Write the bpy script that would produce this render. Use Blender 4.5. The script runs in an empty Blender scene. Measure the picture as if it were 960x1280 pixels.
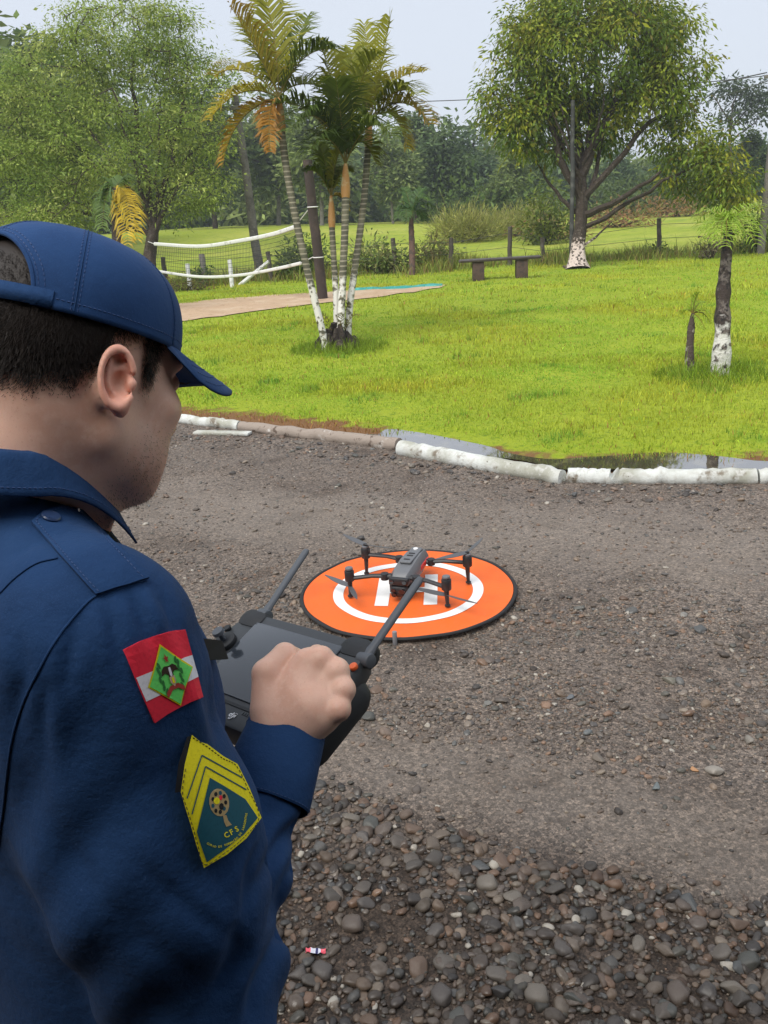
import bpy, bmesh, math, random
import numpy as np
from math import radians, cos, sin, pi, sqrt
from mathutils import Vector, Matrix
from mathutils.bvhtree import BVHTree
from mathutils.geometry import delaunay_2d_cdt

random.seed(7)
RNG = np.random.default_rng(7)
SC = bpy.context.scene
COL = SC.collection

# ------------------------------------------------------------------ camera
PITCH, ROLL, FPX = radians(18.8), radians(3.5), 1100.0
CAM = np.array([0.0, 0.0, 1.8])
FWD = np.array([0, cos(PITCH), -sin(PITCH)])
_r0 = np.array([1.0, 0, 0]); _u0 = np.array([0, sin(PITCH), cos(PITCH)])
RGT = cos(ROLL) * _r0 - sin(ROLL) * _u0
UPV = sin(ROLL) * _r0 + cos(ROLL) * _u0
cd = bpy.data.cameras.new('camera')
cd.sensor_fit = 'VERTICAL'; cd.sensor_height = 36.0; cd.lens = 36.0 * FPX / 1280.0
cd.clip_start = 0.02; cd.clip_end = 3000
co = bpy.data.objects.new('camera', cd); COL.objects.link(co)
co.matrix_world = Matrix(((RGT[0], UPV[0], -FWD[0], CAM[0]), (RGT[1], UPV[1], -FWD[1], CAM[1]), (RGT[2], UPV[2], -FWD[2], CAM[2]), (0, 0, 0, 1)))
SC.camera = co

# ------------------------------------------------------------------ sky, sun, exposure
SUN_EL, SUN_AZ = radians(56), radians(218)         # high, behind thin cloud, behind the viewer and to the left
w = bpy.data.worlds.new('World'); SC.world = w; w.use_nodes = True
nt = w.node_tree; nt.nodes.clear()
sky = nt.nodes.new('ShaderNodeTexSky'); sky.sky_type = 'NISHITA'; sky.sun_disc = False
sky.sun_elevation = SUN_EL; sky.sun_rotation = SUN_AZ; sky.air_density = 1.0; sky.dust_density = 2.0; sky.ozone_density = 1.0
mx = nt.nodes.new('ShaderNodeMixRGB'); mx.inputs[0].default_value = 0.80
mx.inputs[2].default_value = (11.2, 12.0, 13.4, 1)   # even cloud layer over the clear sky
bg = nt.nodes.new('ShaderNodeBackground'); bg.inputs[1].default_value = 0.0525
ow = nt.nodes.new('ShaderNodeOutputWorld')
nt.links.new(sky.outputs[0], mx.inputs[1]); nt.links.new(mx.outputs[0], bg.inputs[0]); nt.links.new(bg.outputs[0], ow.inputs[0])
sl = bpy.data.lights.new('sun', 'SUN'); sl.energy = 2.4; sl.angle = radians(48); sl.color = (1.0, 0.955, 0.89)
so = bpy.data.objects.new('sun', sl); COL.objects.link(so)
sd = Vector((sin(SUN_AZ) * cos(SUN_EL), cos(SUN_AZ) * cos(SUN_EL), sin(SUN_EL)))
so.rotation_euler = sd.to_track_quat('Z', 'Y').to_euler()
SC.view_settings.view_transform = 'Standard'; SC.view_settings.look = 'None'
SC.view_settings.gamma = 1.0; SC.view_settings.exposure = 0.60; SC.view_settings.use_curve_mapping = False
SC.cycles.use_denoising = True
SC.cycles.max_bounces = 6; SC.cycles.transparent_max_bounces = 8

# ------------------------------------------------------------------ placing helpers (survey of the photo)
def P(x, y, d):
    "world point seen at photo pixel (x, y) at depth d"
    return CAM + d * (FWD + (x - 480) / FPX * RGT + (640 - y) / FPX * UPV)
def G(x, y, z=0.0):
    "ground point seen at photo pixel"
    v = FWD + (x - 480) / FPX * RGT + (640 - y) / FPX * UPV
    return CAM + v * ((z - CAM[2]) / v[2])
def proj(q):
    v = np.asarray(q, float) - CAM
    d = v @ FWD
    return np.stack([480 + FPX * (v @ RGT) / d, 640 - FPX * (v @ UPV) / d, d], -1)
def unit(v):
    v = np.asarray(v, float); return v / (np.linalg.norm(v, axis=-1, keepdims=True) + 1e-12)

# ------------------------------------------------------------------ object helpers
def tag(o, label=None, cat=None, group=None, kind=None):
    if label: o['label'] = label
    if cat: o['category'] = cat
    if group: o['group'] = group
    if kind: o['kind'] = kind
    return o
def empty(name, loc=(0, 0, 0), label=None, cat=None, group=None, kind=None):
    o = bpy.data.objects.new(name, None); COL.objects.link(o)
    o.empty_display_size = 0.05
    o.location = [float(c) for c in loc]
    return tag(o, label, cat, group, kind)
def link(name, me, mats, parent=None, smooth=True):
    o = bpy.data.objects.new(name, me); COL.objects.link(o)
    if mats is not None:
        for m in (mats if isinstance(mats, (list, tuple)) else [mats]): me.materials.append(m)
    if smooth and len(me.polygons): me.polygons.foreach_set('use_smooth', np.ones(len(me.polygons), bool))
    if parent is not None:
        o.parent = parent
        o.matrix_parent_inverse = Matrix.Translation(-world_loc(parent))
    return o
def world_loc(o):
    v = Vector(o.location)
    return v if o.parent is None else v
def mesh_np(name, V, Fc, mats=None, parent=None, col=None, smooth=True, mi=None):
    "V (n,3); Fc (m,3|4) or list of faces, world coordinates; object origin stays at the world origin, or at its parent"
    me = bpy.data.meshes.new(name)
    V = np.asarray(V, np.float32)
    if isinstance(Fc, np.ndarray):
        m, k = Fc.shape
        me.vertices.add(len(V)); me.vertices.foreach_set('co', V.ravel())
        me.loops.add(m * k); me.loops.foreach_set('vertex_index', Fc.astype(np.int32).ravel())
        me.polygons.add(m)
        me.polygons.foreach_set('loop_start', np.arange(0, m * k, k, dtype=np.int32))
        me.polygons.foreach_set('loop_total', np.full(m, k, np.int32))
        me.update(calc_edges=True)
    else:
        me.from_pydata(V.tolist(), [], [list(map(int, f)) for f in Fc]); me.update()
    if mi is not None: me.polygons.foreach_set('material_index', np.asarray(mi, np.int32))
    if col is not None:
        a = me.color_attributes.new('Col', 'FLOAT_COLOR', 'POINT')
        c = np.ones((len(V), 4), np.float32); c[:, :3] = col
        a.data.foreach_set('color', c.ravel())
    return link(name, me, mats, parent, smooth)

class MB:
    "collects simple shapes into one mesh"
    def __init__(s): s.V = []; s.F = []; s.n = 0
    def add(s, V, F):
        V = np.asarray(V, float).reshape(-1, 3)
        s.V.append(V); s.F += [[i + s.n for i in f] for f in F]; s.n += len(V); return s
    def box(s, c, size, R=None, taper=1.0, bev=0.0):
        hx, hy, hz = np.asarray(size, float) / 2
        if bev <= 0:
            v = np.array([(-hx, -hy, -hz), (hx, -hy, -hz), (hx, hy, -hz), (-hx, hy, -hz), (-hx * taper, -hy * taper, hz), (hx * taper, -hy * taper, hz), (hx * taper, hy * taper, hz), (-hx * taper, hy * taper, hz)])
            f = [(0, 3, 2, 1), (4, 5, 6, 7), (0, 1, 5, 4), (1, 2, 6, 5), (2, 3, 7, 6), (3, 0, 4, 7)]
        else:
            b = min(bev, hx * .95, hy * .95, hz * .95)
            ring = []
            for (sx, sy) in ((1, 1), (-1, 1), (-1, -1), (1, -1)):
                a0 = math.atan2(sy, sx) - pi / 4
                for k in range(4):
                    a = a0 + k * pi / 6
                    ring.append((sx * (hx - b) + b * cos(a), sy * (hy - b) + b * sin(a)))
            ring = np.array(ring); n = len(ring)
            lv = []
            for z, sh, tp in ((-hz, b, 1), (-hz + b * .3, b * .3, 1), (-hz + b, 0, 1), (hz - b, 0, taper), (hz - b * .3, b * .3, taper), (hz, b, taper)):
                q = ring.copy()
                q[:, 0] = np.sign(q[:, 0]) * np.maximum(np.abs(q[:, 0]) - sh, 0); q[:, 1] = np.sign(q[:, 1]) * np.maximum(np.abs(q[:, 1]) - sh, 0)
                lv.append(np.c_[q * tp, np.full(n, z)])
            v = np.concatenate(lv); f = []
            for j in range(len(lv) - 1):
                for i in range(n): f.append((j * n + i, j * n + (i + 1) % n, (j + 1) * n + (i + 1) % n, (j + 1) * n + i))
            f.append(tuple(range(n))[::-1]); f.append(tuple(range((len(lv) - 1) * n, len(lv) * n)))
        if R is not None: v = v @ np.asarray(R).T
        return s.add(v + np.asarray(c), f)
    def tube(s, pts, rad, n=8, caps=True, flat=1.0, jitter=0.0):
        pts = np.asarray(pts, float); m = len(pts)
        rad = np.broadcast_to(np.asarray(rad, float), (m,))
        T = np.gradient(pts, axis=0) if m > 2 else np.repeat((pts[1:] - pts[:-1]), 2, 0)
        T = unit(T); ref = np.array([0, 0, 1.0]) if abs(T[0, 2]) < .9 else np.array([1.0, 0, 0])
        A = unit(np.cross(T[0], ref)); V = []
        for i in range(m):
            A = unit(A - T[i] * (A @ T[i])); B = np.cross(T[i], A)
            for k in range(n):
                a = 2 * pi * k / n; rr = rad[i] * (1 + (random.uniform(-jitter, jitter) if jitter else 0))
                V.append(pts[i] + rr * (cos(a) * A + flat * sin(a) * B))
        F = []
        for i in range(m - 1):
            for k in range(n): F.append((i * n + k, i * n + (k + 1) % n, (i + 1) * n + (k + 1) % n, (i + 1) * n + k))
        if caps: F.append(tuple(range(n))[::-1]); F.append(tuple(range((m - 1) * n, m * n)))
        return s.add(V, F)
    def cyl(s, c, r, h, n=20, r2=None, axis=(0, 0, 1), bev=0.0):
        ax = unit(axis); c = np.asarray(c, float); r2 = r if r2 is None else r2
        if bev > 0: return s.tube([c - ax * h / 2, c - ax * (h / 2 - bev * .3), c - ax * (h / 2 - bev), c + ax * (h / 2 - bev), c + ax * (h / 2 - bev * .3), c + ax * h / 2], [r - bev, r - bev * .3, r, r2, r2 - bev * .3, r2 - bev], n)
        return s.tube([c - ax * h / 2, c + ax * h / 2], [r, r2], n)
    def build(s, name, mats, parent=None, smooth=False, xf=None, bevel=0.0):
        V = np.concatenate(s.V)
        if xf is not None: V = xf(V)
        o = mesh_np(name, V, s.F, mats, parent, smooth=False)
        if smooth:
            o.data.polygons.foreach_set('use_smooth', np.ones(len(o.data.polygons), bool))
            o.data.set_sharp_from_angle(angle=radians(38))
        return o

def bez(p0, p1, p2, n):
    t = np.linspace(0, 1, n)[:, None]
    return (1 - t) ** 2 * np.asarray(p0) + 2 * t * (1 - t) * np.asarray(p1) + t * t * np.asarray(p2)
def spline(pts, n):
    "Catmull-Rom through points"
    pts = np.asarray(pts, float); m = len(pts)
    Q = np.vstack([2 * pts[0] - pts[1], pts, 2 * pts[-1] - pts[-2]])
    out = []
    for s in np.linspace(0, m - 1 - 1e-9, n):
        i = int(s); t = s - i
        a, b, c, d = Q[i], Q[i + 1], Q[i + 2], Q[i + 3]
        out.append(.5 * ((2 * b) + (c - a) * t + (2 * a - 5 * b + 4 * c - d) * t * t + (-a + 3 * b - 3 * c + d) * t ** 3))
    return np.array(out)
def hnoise(x, y, seed=0):
    "cheap smooth 2D noise in -1..1 from rotated sines"
    r = np.random.default_rng(seed); s = 0
    for k in range(6):
        a = r.uniform(0, 2 * pi); fr = r.uniform(.6, 1.7); ph = r.uniform(0, 6.28)
        s = s + np.sin((x * cos(a) + y * sin(a)) * fr * 2 + ph + 1.3 * np.sin((x * sin(a) - y * cos(a)) * fr * 1.7 + ph * 2))
    return s / 4.0

# ------------------------------------------------------------------ materials
MATS = {}
def mat(name, base=(.5, .5, .5), rough=.6, metal=0.0, var=None, bump=None, spec=.5, coat=0.0, sheen=0.0, colattr=False, trans=0.0, rvar=None, objrand=None, sss=0.0, coords='Object', extra=None):
    """var: list of (scale, colour, low, high[, detail]) noise overlays; bump: list of (scale, strength, distance[, detail])"""
    if name in MATS: return MATS[name]
    m = bpy.data.materials.new(name); m.use_nodes = True; t = m.node_tree; N = t.nodes; L = t.links
    b = N['Principled BSDF']; out = N['Material Output']
    tc = N.new('ShaderNodeTexCoord'); vec = tc.outputs[coords]
    b.inputs['Roughness'].default_value = rough; b.inputs['Metallic'].default_value = metal
    b.inputs['Specular IOR Level'].default_value = spec; b.inputs['Coat Weight'].default_value = coat
    if sheen: b.inputs['Sheen Weight'].default_value = sheen; b.inputs['Sheen Roughness'].default_value = .4
    cur = None
    if colattr:
        at = N.new('ShaderNodeAttribute'); at.attribute_name = 'Col'; cur = at.outputs['Color']
    elif objrand:
        oi = N.new('ShaderNodeObjectInfo'); cr = N.new('ShaderNodeValToRGB'); cr.color_ramp.interpolation = 'CONSTANT'
        el = cr.color_ramp.elements
        for i, c in enumerate(objrand):
            e = el[0] if i == 0 else (el[1] if i == 1 else el.new(i / len(objrand)))
            e.position = i / len(objrand); e.color = (*c, 1)
        L.new(oi.outputs['Random'], cr.inputs[0]); cur = cr.outputs[0]
    def setc(sock):
        nonlocal cur; cur = sock
    for v in (var or []):
        nz = N.new('ShaderNodeTexNoise'); nz.inputs['Scale'].default_value = v[0]; nz.inputs['Detail'].default_value = v[4] if len(v) > 4 else 5
        nz.inputs['Roughness'].default_value = .6; L.new(vec, nz.inputs['Vector'])
        mr = N.new('ShaderNodeMapRange'); mr.inputs[1].default_value = v[2]; mr.inputs[2].default_value = v[3]; mr.interpolation_type = 'SMOOTHSTEP'
        L.new(nz.outputs[0], mr.inputs[0])
        mxn = N.new('ShaderNodeMixRGB'); L.new(mr.outputs[0], mxn.inputs[0])
        if cur is None: mxn.inputs[1].default_value = (*base, 1)
        else: L.new(cur, mxn.inputs[1])
        if len(v) > 5:                      # multiply instead of replace
            mxn.blend_type = 'MULTIPLY'
        mxn.inputs[2].default_value = (*v[1], 1); cur = mxn.outputs[0]
    if extra: cur = extra(t, cur, vec, base)
    if cur is None: b.inputs['Base Color'].default_value = (*base, 1)
    else: L.new(cur, b.inputs['Base Color'])
    if rvar:
        nz = N.new('ShaderNodeTexNoise'); nz.inputs['Scale'].default_value = rvar[0]; nz.inputs['Detail'].default_value = 4; L.new(vec, nz.inputs['Vector'])
        mr = N.new('ShaderNodeMapRange'); mr.inputs[1].default_value = .35; mr.inputs[2].default_value = .65
        mr.inputs[3].default_value = rvar[1]; mr.inputs[4].default_value = rvar[2]; L.new(nz.outputs[0], mr.inputs[0]); L.new(mr.outputs[0], b.inputs['Roughness'])
    nrm = None
    for bp in (bump or []):
        nz = N.new('ShaderNodeTexNoise'); nz.inputs['Scale'].default_value = bp[0]; nz.inputs['Detail'].default_value = bp[3] if len(bp) > 3 else 6
        nz.inputs['Roughness'].default_value = .65; L.new(vec, nz.inputs['Vector'])
        bn = N.new('ShaderNodeBump'); bn.inputs['Strength'].default_value = bp[1]; bn.inputs['Distance'].default_value = bp[2]
        L.new(nz.outputs[0], bn.inputs['Height'])
        if nrm is not None: L.new(nrm, bn.inputs['Normal'])
        nrm = bn.outputs[0]
    if nrm is not None: L.new(nrm, b.inputs['Normal'])
    if sss:
        b.inputs['Subsurface Weight'].default_value = sss; b.inputs['Subsurface Radius'].default_value = (1, .35, .2); b.inputs['Subsurface Scale'].default_value = .006
    if trans:
        tr = N.new('ShaderNodeBsdfTranslucent'); ms = N.new('ShaderNodeMixShader'); ms.inputs[0].default_value = trans
        if cur is None: tr.inputs[0].default_value = (*base, 1)
        else: L.new(cur, tr.inputs[0])
        L.new(b.outputs[0], ms.inputs[1]); L.new(tr.outputs[0], ms.inputs[2]); L.new(ms.outputs[0], out.inputs[0])
    MATS[name] = m
    return m
# ================================================================== THE SETTING
def terrain(x, y):
    x = np.asarray(x, float); y = np.asarray(y, float)
    t = np.clip((y - 27) / 42, 0, 1); t = t * t * (3 - 2 * t)
    lf = np.clip((6 - x) / 20, 0, 1)
    z = t * (.85 + .45 * lf) + t * .18 * hnoise(x * .06, y * .06, 3)
    z = z + np.clip((y - 105) / 120, 0, 1) ** 1.3 * 7.0
    return z + .02 * hnoise(x * .35, y * .35, 4) * np.clip((y - 8) / 6, 0, 1)

KERB_PX = [(-420, 470), (-150, 492), (60, 508), (218, 523), (300, 531), (400, 543), (500, 556), (600, 577), (705, 596), (760, 596), (860, 595), (960, 594), (1150, 590), (1500, 585)]
KERB = np.array([G(*q)[:2] for q in KERB_PX])
KERB[0] = (-14, 17.0)
def kerb_y(x):
    return np.interp(x, KERB[:, 0], KERB[:, 1])

def grit(t, cur, vec, base):
    "grains too fine to pick apart: cell colours over the dirt"
    N, L = t.nodes, t.links
    for sc, amt in ((95, .75), (190, .6)):
        vo = N.new('ShaderNodeTexVoronoi'); vo.inputs['Scale'].default_value = sc; vo.inputs['Randomness'].default_value = 1; L.new(vec, vo.inputs['Vector'])
        sp_ = N.new('ShaderNodeSeparateColor'); L.new(vo.outputs['Color'], sp_.inputs[0])
        cr = N.new('ShaderNodeValToRGB'); el = cr.color_ramp.elements; el[0].position = .0; el[0].color = (.42, .40, .38, 1); el[1].position = 1; el[1].color = (1.75, 1.65, 1.55, 1)
        e = el.new(.55); e.color = (.95, .93, .92, 1); L.new(sp_.outputs[0], cr.inputs[0])
        ed_ = N.new('ShaderNodeMapRange'); ed_.inputs[1].default_value = .30 / sc * 2; ed_.inputs[2].default_value = .65 / sc * 1.5; ed_.inputs[3].default_value = 1; ed_.inputs[4].default_value = .55; L.new(vo.outputs['Distance'], ed_.inputs[0])
        m1 = N.new('ShaderNodeMixRGB'); m1.blend_type = 'MULTIPLY'; m1.inputs[0].default_value = amt; L.new(cur, m1.inputs[1]); L.new(cr.outputs[0], m1.inputs[2]); cur = m1.outputs[0]
    # two packed, paler wheel tracks crossing the yard
    sx = N.new('ShaderNodeSeparateXYZ'); L.new(vec, sx.inputs[0])
    nz = N.new('ShaderNodeTexNoise'); nz.inputs['Scale'].default_value = 1.6; nz.inputs['Detail'].default_value = 6; L.new(vec, nz.inputs['Vector'])
    for (a_, b_), (c_, d_), hw, k_ in ((G(300, 640)[:2], G(960, 685)[:2], .62, .30), (G(450, 935)[:2], G(960, 1062)[:2], .26, .22)):
        sl_ = (d_ - b_) / (c_ - a_)
        m1 = N.new('ShaderNodeMath'); m1.operation = 'MULTIPLY_ADD'; m1.inputs[1].default_value = -sl_; L.new(sx.outputs[0], m1.inputs[0]); L.new(sx.outputs[1], m1.inputs[2])
        m2 = N.new('ShaderNodeMath'); m2.operation = 'MULTIPLY_ADD'; m2.inputs[1].default_value = 1.6 * hw; L.new(nz.outputs[0], m2.inputs[0]); L.new(m1.outputs[0], m2.inputs[2])
        m3 = N.new('ShaderNodeMath'); m3.operation = 'SUBTRACT'; m3.inputs[1].default_value = b_ - sl_ * a_ + .8 * hw; L.new(m2.outputs[0], m3.inputs[0])
        m4 = N.new('ShaderNodeMath'); m4.operation = 'ABSOLUTE'; L.new(m3.outputs[0], m4.inputs[0])
        mr = N.new('ShaderNodeMapRange'); mr.interpolation_type = 'SMOOTHSTEP'; mr.inputs[1].default_value = hw * 1.3; mr.inputs[2].default_value = hw * .3; mr.inputs[3].default_value = 0; mr.inputs[4].default_value = k_; L.new(m4.outputs[0], mr.inputs[0])
        mi = N.new('ShaderNodeMixRGB'); L.new(mr.outputs[0], mi.inputs[0]); L.new(cur, mi.inputs[1]); mi.inputs[2].default_value = (.26, .225, .19, 1); cur = mi.outputs[0]
    # ground darker over a ragged zone at the near side of the yard
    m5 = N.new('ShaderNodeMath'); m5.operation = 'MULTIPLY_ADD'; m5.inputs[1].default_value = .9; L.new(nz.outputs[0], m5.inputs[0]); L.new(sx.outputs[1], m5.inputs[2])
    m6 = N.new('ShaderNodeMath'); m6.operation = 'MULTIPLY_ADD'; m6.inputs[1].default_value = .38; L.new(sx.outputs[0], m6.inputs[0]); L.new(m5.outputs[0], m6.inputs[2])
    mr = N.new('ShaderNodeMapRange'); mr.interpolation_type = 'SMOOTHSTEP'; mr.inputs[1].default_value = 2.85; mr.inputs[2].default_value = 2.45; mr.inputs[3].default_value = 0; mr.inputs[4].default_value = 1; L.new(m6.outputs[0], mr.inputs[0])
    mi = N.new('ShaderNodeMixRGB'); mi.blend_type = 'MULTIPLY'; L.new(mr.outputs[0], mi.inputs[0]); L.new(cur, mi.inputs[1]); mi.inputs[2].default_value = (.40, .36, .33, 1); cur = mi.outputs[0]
    return cur
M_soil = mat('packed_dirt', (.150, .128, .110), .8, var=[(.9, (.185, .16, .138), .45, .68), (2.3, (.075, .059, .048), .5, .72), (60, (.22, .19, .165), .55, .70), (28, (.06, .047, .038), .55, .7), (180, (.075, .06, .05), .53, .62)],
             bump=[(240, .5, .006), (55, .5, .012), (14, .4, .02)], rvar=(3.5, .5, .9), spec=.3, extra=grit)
def dry_edge(t, cur, vec, base):
    "dead brown turf in a ragged strip along the kerb"
    N, L = t.nodes, t.links
    at = N.new('ShaderNodeAttribute'); at.attribute_name = 'Col'
    nz = N.new('ShaderNodeTexNoise'); nz.inputs['Scale'].default_value = 7; nz.inputs['Detail'].default_value = 6; L.new(vec, nz.inputs['Vector'])
    ad = N.new('ShaderNodeMath'); ad.operation = 'ADD'; L.new(at.outputs['Fac'], ad.inputs[0]); L.new(nz.outputs[0], ad.inputs[1])
    mr = N.new('ShaderNodeMapRange'); mr.inputs[1].default_value = .92; mr.inputs[2].default_value = 1.12; L.new(ad.outputs[0], mr.inputs[0])
    mi = N.new('ShaderNodeMixRGB'); L.new(mr.outputs[0], mi.inputs[0]); L.new(cur, mi.inputs[1]); mi.inputs[2].default_value = (.20, .105, .045, 1)
    return mi.outputs[0]
M_lawn = mat('lawn_turf', (.275, .345, .022), .85, var=[(.6, (.335, .395, .03), .42, .68), (2.6, (.20, .31, .018), .5, .75), (18, (.15, .23, .014), .5, .7), (60, (.36, .44, .04), .58, .72)], bump=[(60, .7, .03), (9, .5, .05)], spec=.2, extra=dry_edge)
M_past = mat('pasture', (.27, .33, .035), .9, var=[(.12, (.36, .38, .07), .42, .65), (.5, (.20, .28, .03), .5, .7), (3, (.17, .23, .03), .5, .7)], bump=[(6, .6, .1)], spec=.15)
M_ground = mat('far_ground', (.10, .14, .035), .9, var=[(.08, (.13, .16, .04), .4, .65)], spec=.15)

def grid_mesh(xs, ys, zf, xyf=None):
    X, Y = np.meshgrid(xs, ys)
    if xyf: X, Y = xyf(X, Y)
    Z = zf(X, Y)
    V = np.c_[X.ravel(), Y.ravel(), Z.ravel()]
    ny, nx = X.shape; i = np.arange(ny - 1)[:, None] * nx + np.arange(nx - 1)[None]
    Fq = np.stack([i, i + 1, i + nx + 1, i + nx], -1).reshape(-1, 4)
    return V, Fq

# one broad sheet to the horizon
V, Fq = grid_mesh(np.linspace(-900, 900, 91), np.linspace(-300, 1500, 91), lambda x, y: terrain(x, y) - .10)
tag(mesh_np('ground', V, Fq, M_ground), kind='structure')
# dirt and gravel yard, up to the kerb
def yard_z(x, y):
    near = np.clip((kerb_y(x) - y) / .5, 0, 1)
    return (.010 * hnoise(x * 1.1, y * 1.1, 11) + .006 * hnoise(x * 4, y * 4, 12) + .0025 * hnoise(x * 13, y * 13, 13)) * near
xs = np.concatenate([np.arange(-14, -2, .3), np.arange(-2, 4, .045), np.arange(4, 14.01, .3)])
V, Fq = grid_mesh(xs, np.linspace(0, 1, 190) ** 1.0, yard_z, lambda X, Y: (X, -4 + Y * (kerb_y(X) + 4 + .02)))
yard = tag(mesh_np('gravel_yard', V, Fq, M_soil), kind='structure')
# lawn, from the kerb to the field fence
def lawn_z(x, y):
    e = np.clip(y - kerb_y(x), 0, 3)
    return terrain(x, y) + .028 * np.clip((.34 - x) / .35, 0, 1) * np.clip(1.2 - e, 0, 1) + .055 * np.clip((e - .12) / .75, 0, 1) - .012 + .016 * hnoise(x * 2.2, y * 2.2, 21) * np.clip(e / .4, 0, 1)
xs = np.concatenate([np.arange(-30, -4, .5), np.arange(-4, 8, .08), np.arange(8, 30.1, .5)])
V, Fq = grid_mesh(xs, np.linspace(0, 1, 190) ** 1.9, lawn_z, lambda X, Y: (X, kerb_y(X) + Y * (28.0 - kerb_y(X))))
ed_ = np.clip(1 - (V[:, 1] - kerb_y(V[:, 0]) - .05) / .8, 0, 1)
tag(mesh_np('lawn', V, Fq, M_lawn, col=np.repeat(ed_[:, None], 3, 1)), kind='structure')
V, Fq = grid_mesh(np.linspace(-150, 150, 120), np.linspace(28.0, 190, 80), lambda x, y: terrain(x, y) + .03)
tag(mesh_np('pasture', V, Fq, M_past), kind='structure')

# rain water lying behind the kerb
pud_px = [(455, 546), (495, 526), (565, 522), (605, 527), (640, 534), (665, 545), (700, 552), (740, 561), (800, 566), (880, 571), (950, 579), (1010, 583), (1010, 592), (950, 590), (860, 590), (770, 590), (712, 590), (690, 586), (640, 577), (590, 570), (545, 562)]
pp = np.array([G(a, b) for a, b in pud_px]); pp = spline(np.vstack([pp, pp[:1]]), 90)[:-1]
pp[:, :2] += .02 * np.c_[hnoise(pp[:, 0] * 9, pp[:, 1] * 9, 5), hnoise(pp[:, 0] * 9, pp[:, 1] * 9, 6)]
pp[:, 2] = .017
M_pud = mat('puddle_water', (.06, .05, .038), .02, spec=.8, coat=1.0, var=[(7, (.13, .11, .07), .5, .65)], bump=[(16, .03, .004)])
M_pud.node_tree.nodes['Principled BSDF'].inputs['Coat IOR'].default_value = 2.0; M_pud.node_tree.nodes['Principled BSDF'].inputs['Coat Roughness'].default_value = .02
tag(mesh_np('puddle', pp, [list(range(len(pp)))[::-1]], M_pud, smooth=False), kind='structure')

# sand court
sd_px = [(90, 395), (150, 389), (230, 380), (330, 371), (440, 364), (535, 358), (553, 358), (548, 361), (500, 369), (440, 377), (380, 383), (300, 393), (230, 403), (160, 411), (90, 420)]
sp = np.array([G(a, b, .03) for a, b in sd_px]); sp = spline(np.vstack([sp, sp[:1]]), 140)[:-1]
sp[:, :2] += .10 * np.c_[hnoise(sp[:, 0] * 2, sp[:, 1] * 2, 8), hnoise(sp[:, 0] * 2, sp[:, 1] * 2, 9)]
M_sand = mat('court_sand', (.46, .33, .22), .95, var=[(1.5, (.52, .40, .28), .45, .65), (6, (.36, .25, .16), .5, .7)], bump=[(9, .5, .05), (60, .4, .01)], spec=.1)
from mathutils.geometry import tessellate_polygon
def sheet(name, poly, z, m, step=.35):
    "flat polygon refilled with inner points so that it follows the ground"
    lo, hi = poly[:, :2].min(0), poly[:, :2].max(0)
    gx, gy = np.meshgrid(np.arange(lo[0], hi[0], step), np.arange(lo[1], hi[1], step))
    pts = [Vector(q) for q in poly[:, :2].tolist()] + [Vector(q) for q in np.c_[gx.ravel(), gy.ravel()].tolist()]
    n = len(poly)
    vo, _, fo, _, _, _ = delaunay_2d_cdt(pts, [(i, (i + 1) % n) for i in range(n)], [list(range(n))], 1, 1e-4)
    V = np.array([(v.x, v.y, 0) for v in vo]); V[:, 2] = z(V[:, 0], V[:, 1])
    return mesh_np(name, V, [list(f) for f in fo], m)
def wind(poly):
    a = np.sum(poly[:, 0] * np.roll(poly[:, 1], -1) - poly[:, 1] * np.roll(poly[:, 0], -1)); return poly if a > 0 else poly[::-1]
sand = tag(sheet('sand_court', wind(sp), lambda x, y: lawn_z(x, y) + .018, M_sand), kind='structure')

# ------------------------------------------------------------------ stones and gravel of the yard
STONE = [(.125, .105, .088), (.095, .082, .070), (.15, .13, .11), (.072, .068, .066), (.10, .104, .104), (.165, .13, .10), (.17, .115, .082), (.095, .096, .086), (.20, .175, .145), (.065, .055, .048), (.14, .11, .09), (.115, .10, .09)]
def ico(sub):
    bm = bmesh.new(); bmesh.ops.create_icosphere(bm, subdivisions=sub, radius=1.0)
    V = np.array([v.co[:] for v in bm.verts]); Fq = np.array([[v.index for v in f.verts] for f in bm.faces]); bm.free(); return V, Fq
ICO2, ICO1 = ico(3), ico(2)
def pebble(base, rng, cuts=12):
    V = base[0].copy()
    V *= (1 + .10 * np.sin(V @ rng.normal(0, 1.6, 3) + rng.uniform(0, 6)))[:, None]
    for _ in range(cuts):                       # worn flat facets
        n = unit(rng.normal(0, 1, 3)); h = rng.uniform(.50, .86)
        d = V @ n - h
        V = V - np.clip(d, 0, None)[:, None] * n * .92
    V /= np.abs(V).max(); V *= np.array([1, rng.uniform(.6, .95), rng.uniform(.34, .6)])
    return V
PEB_B = [pebble(ICO2, RNG) for _ in range(14)]
PEB_S = [pebble(ICO1, RNG, 6) for _ in range(12)]
PEB_T = [pebble(ico(1), RNG, 3) for _ in range(8)]
M_stone = mat('wet_stone', (.1, .1, .1), .5, objrand=[tuple(.8 * v for v in c) for c in STONE], var=[(35, (.72, .68, .62), .45, .7, 5, 1), (160, (.8, .78, .74), .5, .68, 4, 1)], bump=[(90, .25, .003)], rvar=(18, .28, .62), spec=.5)
M_grav = mat('gravel_stone', (.1, .1, .1), .55, colattr=True, var=[(60, (.72, .68, .63), .45, .7, 4, 1)], bump=[(140, .2, .002)], rvar=(9, .3, .7), spec=.5)

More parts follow.
